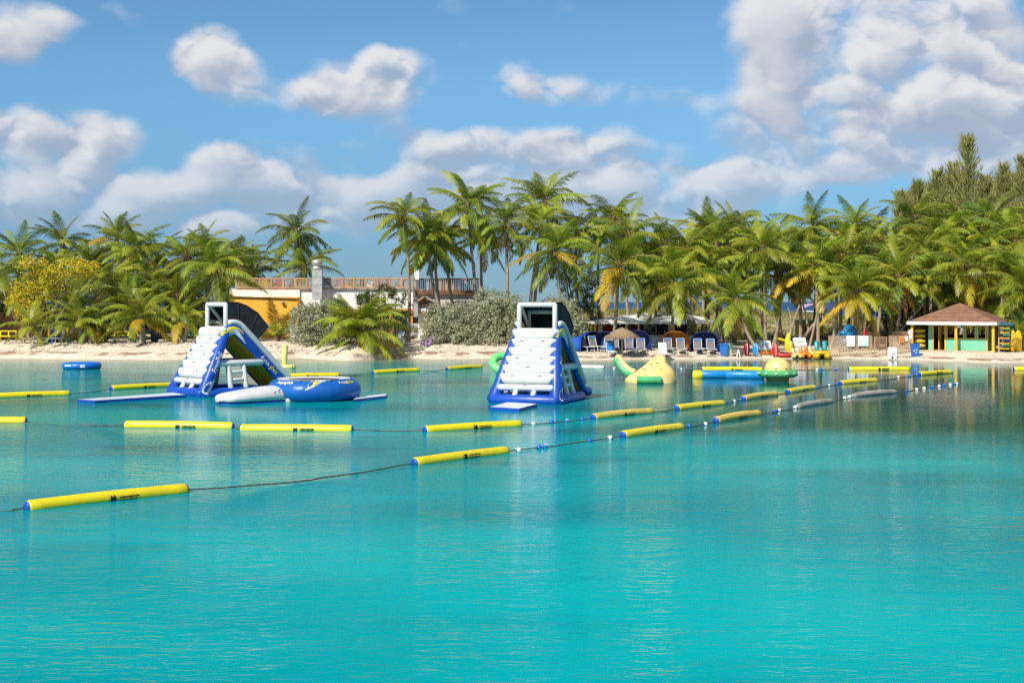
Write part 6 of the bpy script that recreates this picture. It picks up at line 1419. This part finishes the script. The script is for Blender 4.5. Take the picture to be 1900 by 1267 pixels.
def tubes():
    p = G(1572, 112.5); root = tag(empty('blue_tube_slide', p), 'glossy blue coiled slide tubes behind the lattice', 'slide tube'); m = vinyl('glossy_blue_tube', (.012, .17, .36), None, .12)
    b = MB(); b.torus((.28, .3, 1.5), .42, .26, 24, 12, 0, Matrix.Rotation(R(80), 3, 'X') @ Matrix.Rotation(R(25), 3, 'Y')); b.build('upper_coil', m, root); b = MB(); b.torus((-.25, 0, 1.15), .40, .26, 24, 12, 0, Matrix.Rotation(R(55), 3, 'X') @ Matrix.Rotation(R(-20), 3, 'Y')); b.build('lower_coil', m, root)
    b = MB(); b.tube([(-.7, -.3, 0), (-.7, -.3, 1.75)], .06, 6, 0, 'flat'); b.tube([(.5, .3, 0), (.5, .3, 1.3)], .06, 6, 0, 'flat'); b.build('stand', wood_d, root)
tubes()
b = MB(); b.tube([(0, 0, .9), (0, 0, 1.1), (0, 0, 1.5), (.0, 0, 1.75)], [.09, .12, .12, .05], 10); r_ = tag(empty('red_float', G(1604, 112.2)), 'small red hanging float between the trunks above the lattice', 'float'); b.build('float_body', vinyl('signal_red', (.62, .03, .015)), r_); b = MB(); b.tube([(0, .1, 0), (0, .1, 1.8)], .03, 6, 0, 'flat'); b.build('stake', wood_d, r_)
for k, (px, m, lab) in enumerate(((1880, v_amber, 'amber paddle board standing left in the pair right of the hut'), (1890, vinyl('marigold_vinyl', (.86, .52, .012)), 'marigold paddle board standing right in the pair right of the hut'))):
    p = G(px, 108.5); b = MB(); b.tube([(0, .05*i/9, .05+1.55*i/9) for i in range(10)], [.16, .24, .27, .28, .28, .28, .27, .25, .2, .1], 12, 0, 'round', (Vector((0, 1, 0)), .3)); tag(b.build('paddle_board', m, None, p), lab, 'paddle board', 'paddle boards')
# kiosk with lilac roof, leaning dead trunks
def kiosk():
    Y = 136; o = G(1510, Y); root = tag(empty('kiosk', o), 'yellow kiosk with green eave among the trunks', 'kiosk')
    b = MB(); pb(b, 1487, 597, 1528, 622, Y, 3, o); b.build('wall', p_yel, root); b = MB(); pb(b, 1484, 594, 1516, 597, Y-.4, 3.6, o); b.build('green_eave', paint('light_green', (.16, .50, .28)), root); b = MB(); pb(b, 1516.2, 594.5, 1532, 598, Y-.4, 3.6, o); b.build('brown_eave', wood_d, root)
    b = MB(); pb(b, 1494, 604, 1506, 613, Y-.05, .1, o); b.build('hatch', p_dk, root)
    o2 = G(1502, 150); r2 = tag(empty('lilac_shelter', o2), 'shelter with curved lilac roof standing on the dune', 'shelter'); a = P(1482, 577, 150)-o2; c = P(1524, 577, 150)-o2
    b = MB(); n = 10; vs = []
    for i in range(n+1):
        t = i/n; x = lerp(a.x, c.x, t); z = a.z+.62*math.sin(math.pi*t); vs += [(x, -1.2, z), (x, 1.2, z), (x, -1.2, z+.16), (x, 1.2, z+.16)]
    fs = []
    for i in range(n): q = 4*i; fs += [(q, q+4, q+6, q+2), (q+2, q+6, q+7, q+3), (q+1, q+3, q+7, q+5), (q, q+1, q+5, q+4)]
    b.add(vs, fs); b.build('roof', paint('pale_lilac', (.55, .44, .74)), r2)
    for x in (a.x+.1, c.x-.1): b = MB(); b.box((x, -1, a.z/2), (.12, .12, a.z)); b.build('post', p_white, r2)
    b = MB(); b.box(((a.x+c.x)/2, -1.05, a.z-.02), (c.x-a.x, .1, .12)); b.build('beam', p_white, r2)
kiosk()
def bare_trunk(a, c, r, label, Y0, Y1, fork=None):
    p0 = G(a[0], Y0); p1 = P(c[0], c[1], Y1); root = tag(empty('leaning_trunk', p0), label, 'tree trunk'); b = MB(); d = p1-p0; b.tube([Vector((0, 0, -.2)), d*.35+Vector((0, 0, -.15)), d*.7+Vector((0, 0, .05)), d], [r, r*.85, r*.7, r*.5], 8, 0, 'flat')
    b.build('stem', m_trunk, root)
    if fork:
        b = MB(); q = d*.45; e = P(fork[0], fork[1], Y1)-p0; b.tube([q, q.lerp(e, .5)+Vector((.1, 0, .1)), e], [r*.7, r*.6, r*.35], 8, 0, 'flat'); b.build('branch', m_trunk, root)
bare_trunk((1640, 615), (1713, 566), .13, 'bare pale trunk leaning right toward the hut roof', 120, 120.5); bare_trunk((1470, 622), (1535, 575), .16, 'dark trunk leaning right across the kiosk', 119, 119, (1488, 560)); bare_trunk((1455, 620), (1484, 566), .15, 'dark forked trunk left of the kiosk', 117.5, 117.5, (1462, 570)); bare_trunk((1500, 625), (1522, 560), .12, 'thin grey slanting trunk before the kiosk', 116.5, 116.5)
b = MB(); rd = random.Random(2); o = G(1290, 166)
X0, X1 = P(1190, 575, 166).x, P(1400, 575, 166).x; k = X0
while k < X1:
    z = ground(k, 166); b.bar((k-o.x, 0, z-o.z-.1), (k-o.x+rd.uniform(-.03, .03), 0, z-o.z+rd.uniform(.75, .95)), .03, .05, 0, Vector((0, 1, 0))); k += rd.uniform(.16, .26)
tag(b.build('dune_fence', wood, None, o), 'thin picket sand fence along the dune crest behind the bar', 'fence')

# left bank
def plank_fence():
    Y = 121; o = G(20, Y); root = tag(empty('plank_fence', o), 'dark brown plank fence at the left edge', 'fence'); x0, x1 = P(-40, 0, Y).x-o.x, P(62, 0, Y).x-o.x; k = 0; x = x0; h = P(0, 580, Y).z-o.z; me = None
    while x < x1:
        if me is None: b = MB(); b.box((0, 0, 0), (.145, .03, h)); me = b.mesh('plank', wood_d)
        q = put('plank', me, root, (x, .012*(k % 2), h/2+.03*math.sin(k*2.1))); x += .155; k += 1
    b = MB(); b.box(((x0+x1)/2, .06, h*.8), (x1-x0, .05, .1)); b.box(((x0+x1)/2, .06, h*.25), (x1-x0, .05, .1)); b.build('rail', wood_d, root)
plank_fence()
def picnic(px, Y, m, label, rz=0, w=1.6, sc=1.0):
    root = tag(empty('picnic_table', G(px, Y), rz), label, 'picnic table', 'picnic tables on the left bank'); root.scale = (sc,)*3
    for k in range(4): b = MB(); b.box((0, -.27+k*.18, .74), (w, .165, .04)); b.build('top_board', m, root)
    for s in (-1, 1):
        b = MB(); b.box((0, s*.68, .44), (w, .26, .04)); b.build('bench', m, root)
        b = MB(); b.bar((s*w*.36, -.62, 0), (s*w*.36, -.18, .73), .05, .09, 0, Vector((1, 0, 0))); b.bar((s*w*.36, .62, 0), (s*w*.36, .18, .73), .05, .09, 0, Vector((1, 0, 0))); b.box((s*w*.36+.055, 0, .39), (.05, 1.6, .09)); b.build('leg_frame', m, root)
picnic(202, 116.5, p_ylw, 'yellow picnic table right of the dark one behind the short palms', R(8)); picnic(228, 118.5, p_ylw, 'yellow picnic table farthest back on the left bank', R(-6)); picnic(178, 115.6, wood_d, 'dark brown picnic table behind the rocky palm pair', R(5)); picnic(320, 118, p_green, 'dark green picnic table behind the right short palm', R(4)); picnic(365, 118.5, p_green, 'dark green picnic table close to the left slide tower', R(-4)); picnic(154, 116.8, wood_d, 'dark brown picnic table hidden behind palm trunks', R(-8))
def rail_bench():
    o = G(8, 116); root = tag(empty('yellow_bench', o), 'yellow slatted bench with rail back at the left edge', 'bench'); 
    for z in (.45, .86): b = MB(); b.box((0, .1 if z > .5 else -.15, z), (2.0, .10 if z > .5 else .5, .09)); b.build('rail' if z > .5 else 'seat', p_ylw, root)
    for x in (-.95, -.3, .35, .95): b = MB(); b.box((x, .02, .43), (.09, .09, .88)); b.build('post', p_ylw, root)
rail_bench()
GLB = 'loungers on the left bank'
lounger(G(64, 114.4), R(-62), 'white lounger standing left in the group by the blue bin', GLB, sling_w, 74); lounger(G(80, 114.6), R(-55), 'grey lounger next to the leftmost white one', GLB, sling, 74); lounger(G(107, 114.2), R(-60), 'white lounger right of the blue towel cart', GLB, sling_w, 74); lounger(G(122, 114.6), R(-58), 'grey lounger close to the rocky palm pair', GLB, sling, 74)
lounger(G(230, 113), R(-68), 'white lounger with blue head strip stretched toward the water on the bank', GLB, sling_w, 66); lounger(G(252, 114.2), R(-60), 'white lounger behind the leafy short palm', GLB, sling_w, 74)
lounger(G(549, 116.4), R(20), 'white lounger under the silver bush by the orange wall', None, sling_w, 74); lounger(G(736, 114.4), R(-40), 'white lounger below the clipped hedge', None, sling_w, 74)
adirondack(G(791, 112.4)+Vector((0, 0, 0)), R(-48), p_pur, 'lilac garden chair alone on the sand before the silvery bush')
bin_(101, 632, 114.9, p_blue, 'blue bin among the loungers of the left bank', .6, .95)
for (px, Y, lab) in ((91, 114.2, 'orange-topped post between the left loungers'), (126, 115.4, 'orange-topped post behind the fourth left lounger'), (195, 115.8, 'orange-topped post beside the yellow picnic table'), (250, 114.8, 'orange-topped post behind the leafy short palm')):
    root = tag(empty('marker_post', G(px, Y)), lab, 'post', 'orange-topped posts'); b = MB(); b.tube([(0, 0, 0), (0, 0, .5)], .12, 8, 0, 'flat'); b.build('base', p_green, root); b = MB(); b.tube([(0, 0, .5), (0, 0, 1.25)], .10, 8); b.build('top', p_yel, root)
bin_(287, 640, 115, p_navy, 'dark blue bin in the shade between the short palms', .55, .8)
